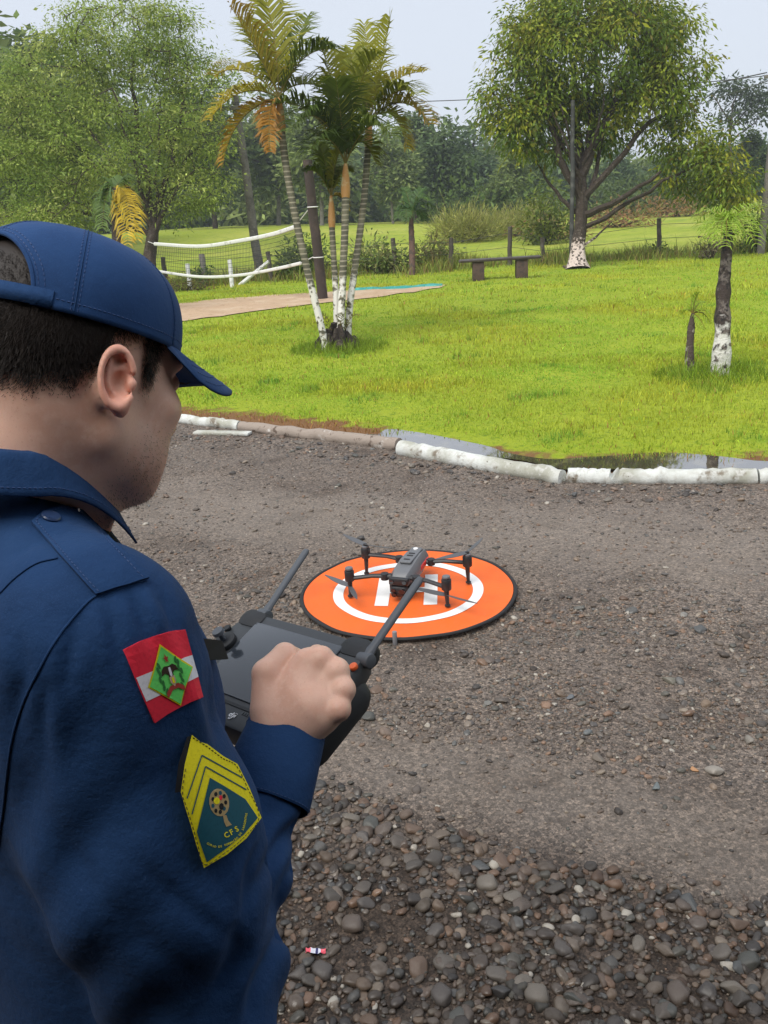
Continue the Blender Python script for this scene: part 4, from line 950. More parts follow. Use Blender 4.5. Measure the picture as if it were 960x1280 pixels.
# ------------------------------------------------------------------ drone
M_dg = mat('drone_grey', (.13, .135, .145), .45, bump=[(300, .08, .001)], spec=.5)
M_dd = mat('drone_dark', (.018, .018, .02), .45)
M_blade_p = mat('propeller_grey', (.085, .088, .095), .4)
M_red = mat('drone_red', (.55, .03, .025), .45)
M_lens = mat('lens_glass', (.006, .006, .01), .05, coat=.6)
dc = np.array([.105, 4.03, .027]); back = unit(np.array([.36, .93, 0])); left = np.array([-back[1], back[0], 0])
def D(v):                     # drone frame: x to its own image-left, y toward its tail, z up
    v = np.asarray(v, float); return dc + v[..., 0:1] * left + v[..., 1:2] * back + v[..., 2:3] * np.array([0, 0, .80])
drone = empty('drone', dc, 'dark grey folding-arm quadcopter drone with red accents on the landing pad', 'drone')
def section(y, w, z0, z1, ch=.3):
    h = z1 - z0; return [(-w * (1 - ch), y, z0), (w * (1 - ch), y, z0), (w, y, z0 + h * .35), (w, y, z1 - h * .35), (w * (1 - ch * 1.1), y, z1), (-w * (1 - ch * 1.1), y, z1), (-w, y, z1 - h * .35), (-w, y, z0 + h * .35)]
secs = [section(-.15, .030, .085, .125), section(-.14, .048, .072, .145), section(-.09, .060, .062, .168), section(0, .062, .060, .182), (section(.09, .058, .060, .185)), section(.17, .05, .066, .172), section(.2, .036, .08, .15)]
V = np.array(secs).reshape(-1, 3); F = [(j * 8 + i, j * 8 + (i + 1) % 8, (j + 1) * 8 + (i + 1) % 8, (j + 1) * 8 + i) for j in range(6) for i in range(8)] + [tuple(range(8))[::-1], tuple(range(48, 56))]
MB().add(V, F).build('body', M_dg, drone, xf=D, smooth=True)
for sx in (-1, 1): MB().box((sx * .059, .07, .125), (.010, .13, .034), bev=.005).build('battery_panel', M_red, drone, xf=D, smooth=True)
tp = MB().box((0, .05, .186), (.058, .20, .016), bev=.006).build('top_plate', M_dg, drone, xf=D, smooth=True)
MB().cyl((0, .12, .197), .012, .006, 16).build('status_light', mat('light_white', (.8, .8, .8), .3), tp, xf=D, smooth=True)
for yy in (-.02, .03, .06): MB().box((0, yy, .1955), (.03, .010, .004)).build('vent_slot', M_dd, tp, xf=D)
MB().box((0, -.148, .115), (.10, .026, .05), bev=.008).build('sensor_bar', M_dd, drone, xf=D, smooth=True)
for sx in (-.032, .032): MB().cyl((sx, -.164, .118), .011, .01, 16, axis=(0, 1, 0)).build('vision_sensor', M_lens, drone, xf=D, smooth=True)
gim = MB().box((0, -.135, .052), (.085, .062, .072), bev=.014).build('camera_gimbal', M_dd, drone, xf=D, smooth=True)
for (sx, sz, rr) in ((-.02, .062, .016), (.022, .066, .011), (.02, .036, .013), (-.022, .032, .009)): MB().cyl((sx, -.169, sz), rr, .012, 18, axis=(0, 1, 0)).build('lens', M_lens, gim, xf=D, smooth=True)
for sx in (-1, 1): MB().box((sx * .05, -.12, .062), (.014, .022, .075), bev=.004).build('gimbal_arm', M_dd, gim, xf=D, smooth=True)
ARMS = [((.052, -.115, .128), (.245, -.175, .120), 1), ((-.052, -.115, .128), (-.245, -.175, .120), 1), ((.052, .10, .125), (.27, .11, .135), 0), ((-.052, .10, .125), (-.27, .11, .135), 0)]
PROP = [(238, 25), (205, 10), (30, 195), (100, -50)]
for k, (a, e, front) in enumerate(ARMS):
    a, e = np.array(a), np.array(e); arm = MB().tube([a, a * .55 + e * .45 + (0, 0, .008), e], [.017, .0125, .013], 10).build('arm', M_dd, drone, xf=D, smooth=True)
    MB().cyl(a * .85 + e * .15, .02, .042, 14, bev=.003).build('hinge', M_dd, arm, xf=D, smooth=True)
    zt = e[2]
    mo = MB().cyl(e + (0, 0, .020 if front else .012), .0235, .070, 20, bev=.006).build('motor', M_dd, drone, xf=D, smooth=True)
    MB().cyl(e + (0, 0, .066 if front else .054), .019, .016, 16, bev=.004).build('motor_cap', M_dg, mo, xf=D, smooth=True)
    MB().tube([e + (0, 0, -.01), e + (0, 0, -.05), np.array([e[0] * 1.01, e[1], .004])], [.013, .011, .008], 10).build('leg', M_dd, drone, xf=D, smooth=True)
    MB().cyl((e[0] * 1.01, e[1], .005), .014, .010, 12, bev=.002).build('foot', M_dd, drone, xf=D, smooth=True)
    zp = .072 if front else .205
    if not front: MB().cyl(e + (0, 0, .064), .010, .02, 12).build('shaft', M_dd, mo, xf=D, smooth=True)
    for ang in PROP[k]:
        a_ = radians(ang); n = 10; t = np.linspace(0, 1, n); L = .185
        ch = .012 + .016 * np.sin(pi * np.clip(t * 1.05 + .08, 0, 1)) ** .7; ch[-1] *= .5
        cxp = e[0] + np.cos(a_) * L * t; cyp = e[1] + np.sin(a_) * L * t; z = zp + .012 * t ** 2; pv = np.c_[-np.sin(a_) * np.ones(n), np.cos(a_) * np.ones(n)]
        tw = .45 * (1 - t * .6)
        Vb = []
        for sgn, th_ in ((1, .0012), (-1, .0012), (-1, -.0012), (1, -.0012)): Vb.append(np.c_[cxp + sgn * pv[:, 0] * ch * .5, cyp + sgn * pv[:, 1] * ch * .5, z + sgn * ch * tw * .5 + th_])
        Vb = np.stack(Vb, 1).reshape(-1, 3); Fb = [(j * 4 + i, j * 4 + (i + 1) % 4, (j + 1) * 4 + (i + 1) % 4, (j + 1) * 4 + i) for j in range(n - 1) for i in range(4)] + [(3, 2, 1, 0), tuple(range((n - 1) * 4, n * 4))]
        MB().add(Vb, Fb).build('propeller_blade', M_blade_p, drone, xf=D, smooth=True)
# ================================================================== REMOTE CONTROLLER
M_rc = mat('controller_grey', (.045, .05, .056), .5, bump=[(900, .06, .0005)], spec=.45)
M_rcd = mat('controller_rubber', (.02, .022, .025), .65, bump=[(700, .12, .0006)])
M_scr = mat('dark_screen', (.035, .042, .052), .12, spec=.6, coat=.3)
M_ant = mat('antenna_grey', (.085, .095, .11), .5)
caz, cti, crl = radians(48), radians(23), radians(6)
cfw = np.array([cos(caz), sin(caz), 0]); crt = np.array([sin(caz), -cos(caz), 0]); cup = np.array([0, 0, 1.0])
cu = cos(cti) * cfw + sin(cti) * cup; cn = -sin(cti) * cfw + cos(cti) * cup
cr_ = cos(crl) * crt + sin(crl) * cn; cn = -sin(crl) * crt + cos(crl) * cn
cc = P(331, 840, 1.13)
def RC(v):
    v = np.asarray(v, float); return cc + v[..., 0:1] * cr_ + v[..., 1:2] * cu + v[..., 2:3] * cn
rc = empty('remote_controller', cc, 'dark grey drone remote controller with screen and two antennas held by the man', 'remote control')
def rc_body():
    outline = [(-.134, -.020), (-.130, .052), (-.118, .076), (-.095, .084), (.095, .084), (.118, .076), (.130, .052), (.134, -.020), (.131, -.072), (.118, -.086), (-.118, -.086), (-.131, -.072)]
    o = np.array(outline); o = spline(np.vstack([np.c_[o, np.zeros(12)], [[*o[0], 0]]]), 72)[:-1, :2]
    lev = [(-.046, .80), (-.042, .90), (-.032, .965), (-.014, 1.0), (-.006, 1.0), (-.001, .985), (.0, .96)]
    V = []
    for z, s in lev:
        q = o * s; V.append(np.c_[q, np.full(len(q), z) + (-.018 * np.clip(-q[:, 1] / .086, 0, 1) ** 2 if z < -.02 else 0)])
    n = len(o); V = np.concatenate(V); F = [(j * n + i, j * n + (i + 1) % n, (j + 1) * n + (i + 1) % n, (j + 1) * n + i) for j in range(len(lev) - 1) for i in range(n)]
    F += [tuple(range(n))[::-1], tuple(range((len(lev) - 1) * n, len(lev) * n))]
    if np.sum(o[:, 0] * np.roll(o[:, 1], -1) - o[:, 1] * np.roll(o[:, 0], -1)) < 0: F = [f[::-1] for f in F]
    return MB().add(V, F).build('body', M_rc, rc, xf=RC, smooth=True)
rcb = rc_body()
for s in (-1, 1):
    MB().box((s * .112, -.012, -.038), (.046, .125, .052), bev=.018).build('grip', M_rcd, rc, xf=RC, smooth=True)
    MB().box((s * .104, .074, -.012), (.052, .036, .034), bev=.012).build('shoulder_block', M_rcd, rc, xf=RC, smooth=True)
    MB().cyl((.127, .064, -.006) if s > 0 else (-.098, .088, -.007), .0095, .020, 16, axis=(1, 0, 0), bev=.002).build('antenna_hinge', M_ant, rc, xf=RC, smooth=True)
    st = MB().cyl((s * .108, .022, .004), .017, .008, 24, bev=.002).build('stick_base', M_rcd, rc, xf=RC, smooth=True)
    MB().tube([(s * .108, .022, .006), (s * .108, .022, .018), (s * .108, .022, .021), (s * .108, .022, .026)], [.0035, .0035, .009, .008], 14).build('stick', M_ant, st, xf=RC, smooth=True)
    a0 = np.array([.127, .064, -.004]) if s > 0 else np.array([-.098, .088, -.006]); a1 = a0 + np.array([s * .006, .128 if s > 0 else .118, .020])
    MB().tube([a0, a0 * .9 + a1 * .1, a0 * .85 + a1 * .15, a1 * .96 + a0 * .04, a1], [.0070, .0074, .0060, .0060, .0042], 12, flat=.75).build('antenna', M_ant, rc, xf=RC, smooth=True)
    MB().cyl((s * .128, .044, .003), .0055, .006, 16, bev=.0015).build('button', mat('orange_button', (.75, .13, .03), .4) if s > 0 else M_rcd, rc, xf=RC, smooth=True)
scr = MB().box((0, .010, .0006), (.176, .118, .004), bev=.0018).build('screen', M_scr, rc, xf=RC, smooth=True)
MB().box((0, -.0575, .0005), (.150, .004, .002)).build('speaker_slot', M_rcd, rc, xf=RC)
for k in range(9): MB().box((.024 + k * .0042, -.064, .0008), (.0012, .004, .0016)).build('level_mark', M_ant, rc, xf=RC)
# the emblem below the screen: a slanted d, j, i drawn with strokes
mb = MB()
def stroke(pts, w_=.0011):
    pts = np.array(pts, float) * .0062 + np.array([0, 0]); q = np.c_[pts[:, 0] + .22 * pts[:, 1] + .012, pts[:, 1] - .0735, np.full(len(pts), .0009)]
    mb.tube(q, w_, 6, flat=.5)
stroke([(-.35, 1.0), (-.35, 0), (-.8, -.05), (-1.1, .2), (-1.0, .5), (-.5, .52)]); stroke([(.15, .62), (.15, -.3), (-.1, -.55), (-.45, -.55)]); stroke([(.6, .62), (.6, 0)]); stroke([(.15, .9), (.15, 1.0)]); stroke([(.6, .9), (.6, 1.0)])
mb.build('emblem', mat('emblem_white', (.75, .76, .78), .4), rc, xf=RC)

# ================================================================== THE MAN
# ---- signed distance modelling: smooth unions meshed on a sparse grid
def d_ell(p, c, r):
    q = (p - np.asarray(c)) / np.asarray(r); k0 = np.linalg.norm(q, axis=1); k1 = np.linalg.norm(q / np.asarray(r), axis=1)
    return k0 * (k0 - 1) / np.maximum(k1, 1e-6)
def d_cone(p, a, b, ra, rb):
    a, b = np.asarray(a, float), np.asarray(b, float); ba = b - a; t = np.clip((p - a) @ ba / (ba @ ba), 0, 1)
    return np.linalg.norm(p - a - t[:, None] * ba, axis=1) - (ra + (rb - ra) * t)
def smin(a, b, k):
    h = np.clip(.5 + .5 * (b - a) / k, 0, 1); return b + (a - b) * h - k * h * (1 - h)
def smax(a, b, k): return -smin(-a, -b, k)
def mesh_sdf(fn, lo, hi, h, B=8, pad=1.6):
    lo, hi = np.asarray(lo, float), np.asarray(hi, float); nb = np.ceil((hi - lo) / (h * B)).astype(int)
    bi = np.stack(np.meshgrid(*[np.arange(n) for n in nb], indexing='ij'), -1).reshape(-1, 3)
    cen = lo + (bi + .5) * h * B
    dv = np.concatenate([fn(cen[i:i + 200000]) for i in range(0, len(cen), 200000)])
    bi = bi[np.abs(dv) < h * B * .87 * pad + .006]
    loc = np.stack(np.meshgrid(*[np.arange(B + 1)] * 3, indexing='ij'), -1).reshape(-1, 3)
    N = (nb * B + 2).astype(np.int64)
    VK, VP, QA = [], [], []
    corners = np.array([(i, j, k) for i in (0, 1) for j in (0, 1) for k in (0, 1)])
    edges = [(a, b) for a in range(8) for b in range(8) if a < b and np.abs(corners[a] - corners[b]).sum() == 1]
    for s in range(0, len(bi), 400):
        blk = bi[s:s + 400]; pts = lo + (blk[:, None] * B + loc[None]) * h
        D_ = fn(pts.reshape(-1, 3)).reshape(len(blk), B + 1, B + 1, B + 1)
        sg = D_ < 0
        cor = np.stack([D_[:, c[0]:c[0] + B, c[1]:c[1] + B, c[2]:c[2] + B] for c in corners], -1)
        cs = (cor < 0).sum(-1); act = (cs > 0) & (cs < 8)
        b_, i_, j_, k_ = np.nonzero(act); cv = cor[act]
        acc = np.zeros((len(cv), 3)); cnt = np.zeros(len(cv))
        for a, b in edges:
            m = (cv[:, a] < 0) != (cv[:, b] < 0); t = cv[m, a] / (cv[m, a] - cv[m, b])
            acc[m] += corners[a] + t[:, None] * (corners[b] - corners[a]); cnt[m] += 1
        gi = blk[b_] * B + np.stack([i_, j_, k_], -1)
        VP.append(lo + (gi + acc / cnt[:, None]) * h); VK.append((gi[:, 0].astype(np.int64) * N[1] + gi[:, 1]) * N[2] + gi[:, 2])
        for ax_ in range(3):
            sl0 = [slice(None)] + [slice(0, B)] * 3; sl1 = list(sl0); sl1[1 + ax_] = slice(1, B + 1)
            a, b = sg[tuple(sl0)], sg[tuple(sl1)]; m = a != b; bb, ii, jj, kk = np.nonzero(m)
            g = blk[bb] * B + np.stack([ii, jj, kk], -1); u_, v_ = (ax_ + 1) % 3, (ax_ + 2) % 3
            du = np.zeros(3, int); du[u_] = 1; dv_ = np.zeros(3, int); dv_[v_] = 1
            q = np.stack([g - du - dv_, g - dv_, g, g - du], 1); fl = ~a[m]
            q[fl] = q[fl][:, ::-1]
            q = q.astype(np.int64); QA.append((q[..., 0] * N[1] + q[..., 1]) * N[2] + q[..., 2])
    VK = np.concatenate(VK); VP = np.concatenate(VP); Q = np.concatenate(QA)
    o = np.argsort(VK); VK, VP = VK[o], VP[o]
    ix = np.searchsorted(VK, Q); ix = np.clip(ix, 0, len(VK) - 1); ok = (VK[ix] == Q).all(1)
    return VP, ix[ok]
def wav(p, k, seed, warp=.7):
    "smooth wandering folds"
    r = np.random.default_rng(seed); s = 0
    for i in range(4):
        v = r.normal(0, 1, 3); v /= np.linalg.norm(v); u = r.normal(0, 1, 3); u /= np.linalg.norm(u)
        s = s + np.sin(p @ v * k * r.uniform(.7, 1.5) + warp * 2 * np.sin(p @ u * k * .6 + r.uniform(0, 6)) + r.uniform(0, 6))
    return s / 4

# ---- frames
TAZ = radians(42); tf = np.array([cos(TAZ), sin(TAZ), 0]); trt = np.array([sin(TAZ), -cos(TAZ), 0]); TC = np.array([-.36, .79, 0])
def TO(r_, f_, z_): return TC + r_ * trt + f_ * tf + np.array([0, 0, z_])
def toT(p):
    q = p - TC; return np.stack([q @ trt, q @ tf, q[:, 2]], 1)
HAZ, HPT = radians(54), radians(-20)
hf = np.array([cos(HAZ) * cos(HPT), sin(HAZ) * cos(HPT), sin(HPT)]); hr = np.array([sin(HAZ), -cos(HAZ), 0]); hu = np.cross(hr, hf)
HC = P(97, 466, .83)
def HD(v):
    v = np.asarray(v, float); return HC + v[..., 0:1] * hr + v[..., 1:2] * hf + v[..., 2:3] * hu
def toH(p):
    q = p - HC; return np.stack([q @ hr, q @ hf, q @ hu], 1)
# arm joints
SR, ER, WR = P(118, 800, .74), P(243, 1262, .83), P(354, 922, .985)
SL = TO(-.175, .0, 1.47); WL = RC((-.150, -.055, -.055)); EL = (SL + WL) / 2 + np.array([-.03, .02, -.17]) + tf * .0
# right hand: knuckles and finger joints
K = [P(401, 824, 1.0), P(420, 839, .995), P(428, 862, .985), P(423, 886, .975)]
def hand_sdf(p, W, K, curl, side, fw_, thumb):
    "palm, four fingers closing along curl directions, thumb from the side of the palm"
    d = d_cone(p, W, (W * .5 + (K[1] + K[2]) / 2 * .5), .029, .034)
    d = smin(d, d_cone(p, (thumb[0] + W) / 2, K[0] * .75 + thumb[1] * .25, .026, .017), .02)
    for k_, r_ in zip(K, (.0155, .016, .015, .0135)):
        d = smin(d, d_cone(p, W * .65 + k_ * .35, k_, .0205, r_ * 1.0), .008)
    for i, (k_, r_) in enumerate(zip(K, (.0115, .0118, .0112, .0100))):
        L = (.044, .047, .043, .035)[i]; a = k_; f_ = 9
        for j, (dr_, ll) in enumerate(zip(curl[i], (1, .68, .55))):
            b = a + unit(dr_) * L * ll; d = smin(d, d_cone(p, a, b, r_ * (1 - .08 * j), r_ * (.92 - .1 * j)), .004); a = b
    a = thumb[0]
    for j in range(1, len(thumb)):
        d = smin(d, d_cone(p, thumb[j - 1], thumb[j], (.019, .0160, .0140)[j - 1], (.0160, .0140, .011)[j - 1]), .010 if j == 1 else .004)
    for i in range(3):     # clefts between the knuckles
        g = (K[i] + K[i + 1]) / 2 + side * .008; d = smax(d, -d_cone(p, g - side * .002 + unit(W - g) * .004, g - side * .026, .0030, .0042), .0035)
    for k_ in K: d = smin(d, d_cone(p, W * .45 + k_ * .55 + side * .0125, k_ + side * .006, .0045, .0075), .008)
    # tendons and knuckle heads
    for k_ in K: d = smin(d, np.linalg.norm(p - (k_ + side * .0055), axis=1) - .0125, .006)
    return d
camdir = unit(CAM - K[1])
inw = -cn; fwd_c = cu
cur = []
for i in range(4):
    base_dir = unit(-camdir * .8 + UPV * (.12 - .10 * i) - RGT * .10)
    cur.append([base_dir, unit(-camdir * .55 - RGT * (.5 + .1 * i) - UPV * .55), unit(-RGT * .8 - UPV * .3 + camdir * (.1 + .15 * i))])
# index rests over the shoulder of the controller
TH = [P(334, 884, .985), P(333, 842, .995), P(356, 819, 1.015), P(380, 826, 1.05)]
KL = [RC((-.140, .036, -.040)), RC((-.148, .020, -.040)), RC((-.150, .0, -.038)), RC((-.147, -.022, -.042))]
curL = [[unit(cu * .6 + cr_ * .1 - cn * .5), unit(cr_ * .6 - cn * .8), unit(cr_ * .95 - cu * .2)] for _ in range(4)]
THL = [RC((-.158, -.045, -.035)), RC((-.160, -.028, -.026)), RC((-.160, -.006, -.020)), RC((-.156, .014, -.018))]

def head_sdf(q):
    "q in head frame: x his right, y forward, z up"
    a = np.abs(q[:, 0]); m = np.stack([a, q[:, 1], q[:, 2]], 1)
    d = d_ell(q, (0, -.015, .036), (.0765, .0985, .088))
    d = smin(d, d_ell(q, (0, .030, -.030), (.0635, .066, .086)), .03)
    d = smin(d, d_cone(m, (.052, -.002, -.055), (.030, .062, -.098), .018, .017), .03)
    d = smin(d, d_ell(q, (0, .078, -.103), (.026, .020, .017)), .022)
    d = smin(d, d_ell(m, (.043, .064, -.022), (.022, .022, .018)), .022)
    d = smin(d, d_ell(m, (.040, .045, -.065), (.022, .03, .03)), .025)
    d = smin(d, d_cone(m, (.0, .094, .030), (.045, .076, .027), .011, .009), .014)
    d = smax(d, -d_ell(m, (.031, .104, .006), (.016, .016, .012)), .012)
    d = smin(d, d_ell(m, (.031, .081, .006), (.0135, .0125, .011)), .003)
    d = smin(d, d_cone(q, (0, .096, .010), (0, .1135, -.036), .0085, .0125), .012)
    d = smin(d, d_ell(m, (.0115, .104, -.041), (.0085, .011, .008)), .006)
    d = smin(d, d_ell(q, (0, .096, -.070), (.022, .010, .0065)), .006)
    d = smin(d, d_ell(q, (0, .094, -.081), (.019, .010, .007)), .006)
    # ears
    ang = radians(24); n_ = np.array([cos(ang), -sin(ang) * -1 * -1, 0]); n_ = np.array([cos(ang), -sin(ang), 0.0]); e1 = np.array([sin(ang), cos(ang), 0]); 
    tl = radians(8); e2 = np.array([0, -sin(tl), cos(tl)]); e1 = unit(e1 + np.array([0, 0, sin(tl)]) * .9); 
    o = (m - np.array([.0815, -.020, -.004])) * 1.1; x1, x2, x3 = o @ e1, o @ e2, o @ n_
    y2 = x2; w = np.where(y2 > 0, .62, .52) 
    rr = np.sqrt((x1 / .60) ** 2 + y2 ** 2)
    hel = np.sqrt((rr - .0275) ** 2 * .55 + (x3 - .006 - .10 * (-x1)) ** 2) - .0038
    gap = np.clip((x1 - .010) / .006, 0, 1) * np.clip((.012 - np.abs(y2 + .006)) / .006, 0, 1); hel = hel + gap * .006
    dish = d_ell(np.stack([x1, y2, x3], 1), (-.001, .0, -.004), (.0185, .0295, .0065))
    ear = smin(dish, hel, .004)
    r2 = np.sqrt(((x1 - .001) / .58) ** 2 + (y2 - .002) ** 2); anti = np.sqrt((r2 - .0165) ** 2 * .6 + (x3 - .002) ** 2) - .0028 + .004 * np.clip(x1 / .008, 0, 1)
    ear = smin(ear, anti, .003)
    ear = smin(ear, d_ell(np.stack([x1, y2, x3], 1), (.004, -.0275, .001), (.0085, .0105, .0048)), .005)
    ear = smax(ear, -d_ell(np.stack([x1, y2, x3], 1), (.004, -.004, .006), (.0095, .0125, .0125)), .003)
    ear = smax(ear, -d_ell(np.stack([x1, y2, x3], 1), (.002, .0160, .006), (.0065, .0065, .0085)), .003)
    ear = smin(ear, d_ell(np.stack([x1, y2, x3], 1), (.0145, -.005, .002), (.005, .0065, .0045)), .004)
    return smin(d, ear * .9, .005)
NB = TO(0, -.005, 1.52)
def body_sdf(p):
    q = toH(p); far = np.linalg.norm(q - np.array([0, 0, 0]), axis=1)
    d = np.full(len(p), 9.0)
    near = far < .30
    if near.any(): d[near] = head_sdf(q[near])
    d = np.where(near, d, far - .14)
    d = smin(d, d_cone(p, HD((0, -.032, -.035)), NB, .060, .064), .03)
    d = smin(d, d_cone(p, HD((0, .010, -.085)), TO(0, .045, 1.49), .040, .045), .03)
    d = smin(d, d_cone(p, TO(-.13, 0, 1.43), TO(.13, 0, 1.43), .055, .055), .05)
    d = smin(d, d_ell(toT(p), (0, .02, 1.26), (.15, .095, .22)), .05)
    d = smin(d, d_cone(p, SR, ER, .045, .04), .02); d = smin(d, d_cone(p, ER, WR, .038, .027), .02)
    d = smin(d, d_cone(p, SL, EL, .045, .04), .02); d = smin(d, d_cone(p, EL, WL, .038, .026), .02)
    m = np.linalg.norm(p - K[1], axis=1) < .22
    if m.any(): d[m] = smin(d[m], hand_sdf(p[m], WR, K, cur, camdir, None, TH), .010)
    m = np.linalg.norm(p - KL[1], axis=1) < .20
    if m.any(): d[m] = smin(d[m], hand_sdf(p[m], WL, KL, curL, -cr_, None, THL), .010)
    return d
man = empty('person', (TC[0], TC[1], 0), 'man in navy uniform and cap seen from behind, holding a drone controller', 'person')
def skin_extra(t, cur, vec, base):
    "stubble on the jaw and redder skin, in head coordinates"
    N, L = t.nodes, t.links
    at = N.new('ShaderNodeAttribute'); at.attribute_name = 'Col'
    mi = N.new('ShaderNodeMixRGB'); mi.blend_type = 'MULTIPLY'; mi.inputs[0].default_value = 1
    L.new(cur, mi.inputs[1]); L.new(at.outputs['Color'], mi.inputs[2]); return mi.outputs[0]
M_skin = mat('skin', (.78, .49, .375), .46, var=[(18, (.73, .42, .31), .42, .66), (110, (.795, .51, .395), .45, .75), (420, (.70, .40, .30), .56, .72)], bump=[(650, .14, .0012), (140, .12, .002)], sss=.18, spec=.35, extra=skin_extra)
bl = np.minimum.reduce([HC - .26, WR - .2, TO(0, 0, 1.0) - .35]); bh = np.maximum.reduce([HC + .2, TO(0, 0, 1.5) + (.4, .4, 0), np.array(K).max(0) + .15, np.array(KL).max(0) + .15])
bl[2] = 1.02; bh[2] = HC[2] + .16
BV, BF = mesh_sdf(body_sdf, bl, bh, .0022)
qh = toH(BV)
stub = np.clip((-.035 - qh[:, 2]) / .02, 0, 1) * np.clip((qh[:, 1] - .02 - .3 * np.clip(-.06 - qh[:, 2], 0, 1)) / .02, 0, 1) * np.clip((np.abs(qh[:, 0]) - 0) / .01, .4, 1) * (np.linalg.norm(qh, axis=1) < .17)
stub = np.maximum(stub, np.clip((-.05 - qh[:, 2]) / .03, 0, 1) * np.clip((qh[:, 1] + .0) / .03, 0, 1) * (np.linalg.norm(qh, axis=1) < .15) * .8)
colm = np.ones((len(BV), 3)); colm = colm * (1 - stub[:, None] * np.array([.12, .10, .08]))
earm = np.clip((np.abs(qh[:, 0]) - .078) / .006, 0, 1) * (np.linalg.norm(qh, axis=1) < .13); colm = colm * (1 - earm[:, None] * np.array([-.12, .08, .10]))
hd = np.clip(1 - np.min([np.linalg.norm(BV - (k_ + camdir * .008), axis=1) for k_ in K], 0) / .012, 0, 1); colm = colm * (1 - hd[:, None] * np.array([-.05, .08, .10]))
colm = np.clip(colm, 0, 1.2)
body = mesh_np('body', BV, BF, M_skin, man, col=colm)

# ---- hair
def hair_mask(q):
    "in head frame: short back and sides, hairline above the nape, sideburn before the ear"
    x, y, z = q.T; r = np.abs(x)
    low = np.interp(y, [-.13, -.09, -.05, -.03, -.02, .012, .018, .03, .042], [-.030, -.030, -.020, -.003, .026, .03, -.012, -.010, .03]) + .0025 * np.sin(y * 150 + x * 90)
    return (z - low) / .016
HM = hair_mask(qh); isH = (HM > .9) & ~((qh[:, 1] > .005) & (qh[:, 2] < .034)) & (np.linalg.norm(qh - (0, -.015, .036), axis=1) < .125) & (qh[:, 1] < .048 + .2 * np.clip(qh[:, 2] - .03, 0, 1)) & ((np.abs(qh[:, 0]) < .0815) | (qh[:, 2] > .03) | (qh[:, 1] < -.045)) & (qh[:, 2] < .12)
M_hair = mat('dark_hair', (.020, .014, .011), .55, spec=.4)
fm = isH[BF].all(1); used = np.unique(BF[fm]); remap = -np.ones(len(BV), int); remap[used] = np.arange(len(used))
bmn = np.array([v.vector[:] for v in body.data.vertex_normals])
HV = BV[used] + bmn[used] * (.0004 + .0022 * np.clip(HM[used] - .9, 0, 1.5))[:, None]
hair = mesh_np('hair', HV, remap[BF[fm]], M_hair, man)
rg = np.random.default_rng(12); cand = np.where((HM > -.45) & (np.linalg.norm(qh - (0, -.015, .036), axis=1) < .125) & (qh[:, 1] < .05 + .2 * np.clip(qh[:, 2] - .03, 0, 1)) & ((np.abs(qh[:, 0]) < .079) | (qh[:, 2] > .028) | (qh[:, 1] < -.046)) & (qh[:, 2] < .085))[0]
pk = rg.choice(cand, 60000); keep = rg.uniform(0, 1, len(pk)) < np.clip((HM[pk] + .7) / 1.9, .02, 1) ** 1.5; pk = pk[keep]
p0 = BV[pk] + rg.normal(0, .0012, (len(pk), 3)); nn = bmn[pk]; dn = unit(-hu[None] * .8 - hf[None] * .35 + nn * .55 + rg.normal(0, .28, (len(pk), 3)))
ln = (.0022 + .0055 * np.clip(HM[pk], 0, 1.3)) * rg.uniform(.6, 1.3, len(pk)); sv = unit(np.cross(dn, nn)) * .00030
V = np.stack([p0 - sv, p0 + sv, p0 + dn * ln[:, None] + nn * .001], 1).reshape(-1, 3); kk = np.arange(len(pk))[:, None] * 3
tag(mesh_np('hair_strands', V, kk + np.array([[0, 1, 2]]), M_hair, hair, smooth=False), kind='stuff')
# stubble
cs_ = np.where((stub > .15) & (np.abs(qh[:, 0]) < .078))[0]; pk = rg.choice(cs_, 9000); pk = pk[rg.uniform(0, 1, len(pk)) < stub[pk] * .8]
p0 = BV[pk] + rg.normal(0, .001, (len(pk), 3)); nn = bmn[pk]; dn = unit(nn * .5 - hu[None] * .8 + rg.normal(0, .3, (len(pk), 3))); sv = unit(np.cross(dn, nn)) * .00022
V = np.stack([p0 - sv, p0 + sv, p0 + dn * .0017 + nn * .0006], 1).reshape(-1, 3); kk = np.arange(len(pk))[:, None] * 3
tag(mesh_np('stubble', V, kk + np.array([[0, 1, 2]]), M_hair, body, smooth=False), kind='stuff')
# eyes and lashes
for s in (-1, 1):
    ey = MB().tube([(s * .031, .0795 + .0001, .006 - .0), (s * .031, .0925, .006), (s * .031, .094, .006)], [.010, .006, .001], 14).build('eye', mat('eye_white', (.7, .66, .62), .2), man, xf=HD, smooth=True)
    mb = MB()
    for t in np.linspace(-1, 1, 16):
        a = np.array([s * (.031 + .012 * t), .0935 - .004 * t * t, .0085]); mb.tube([a, a + (s * .002 * t, .006, -.001), a + (s * .004 * t, .010, .002)], [.0004, .0003, .0001], 4)
    mb.build('eyelashes', M_hair, man, xf=HD)

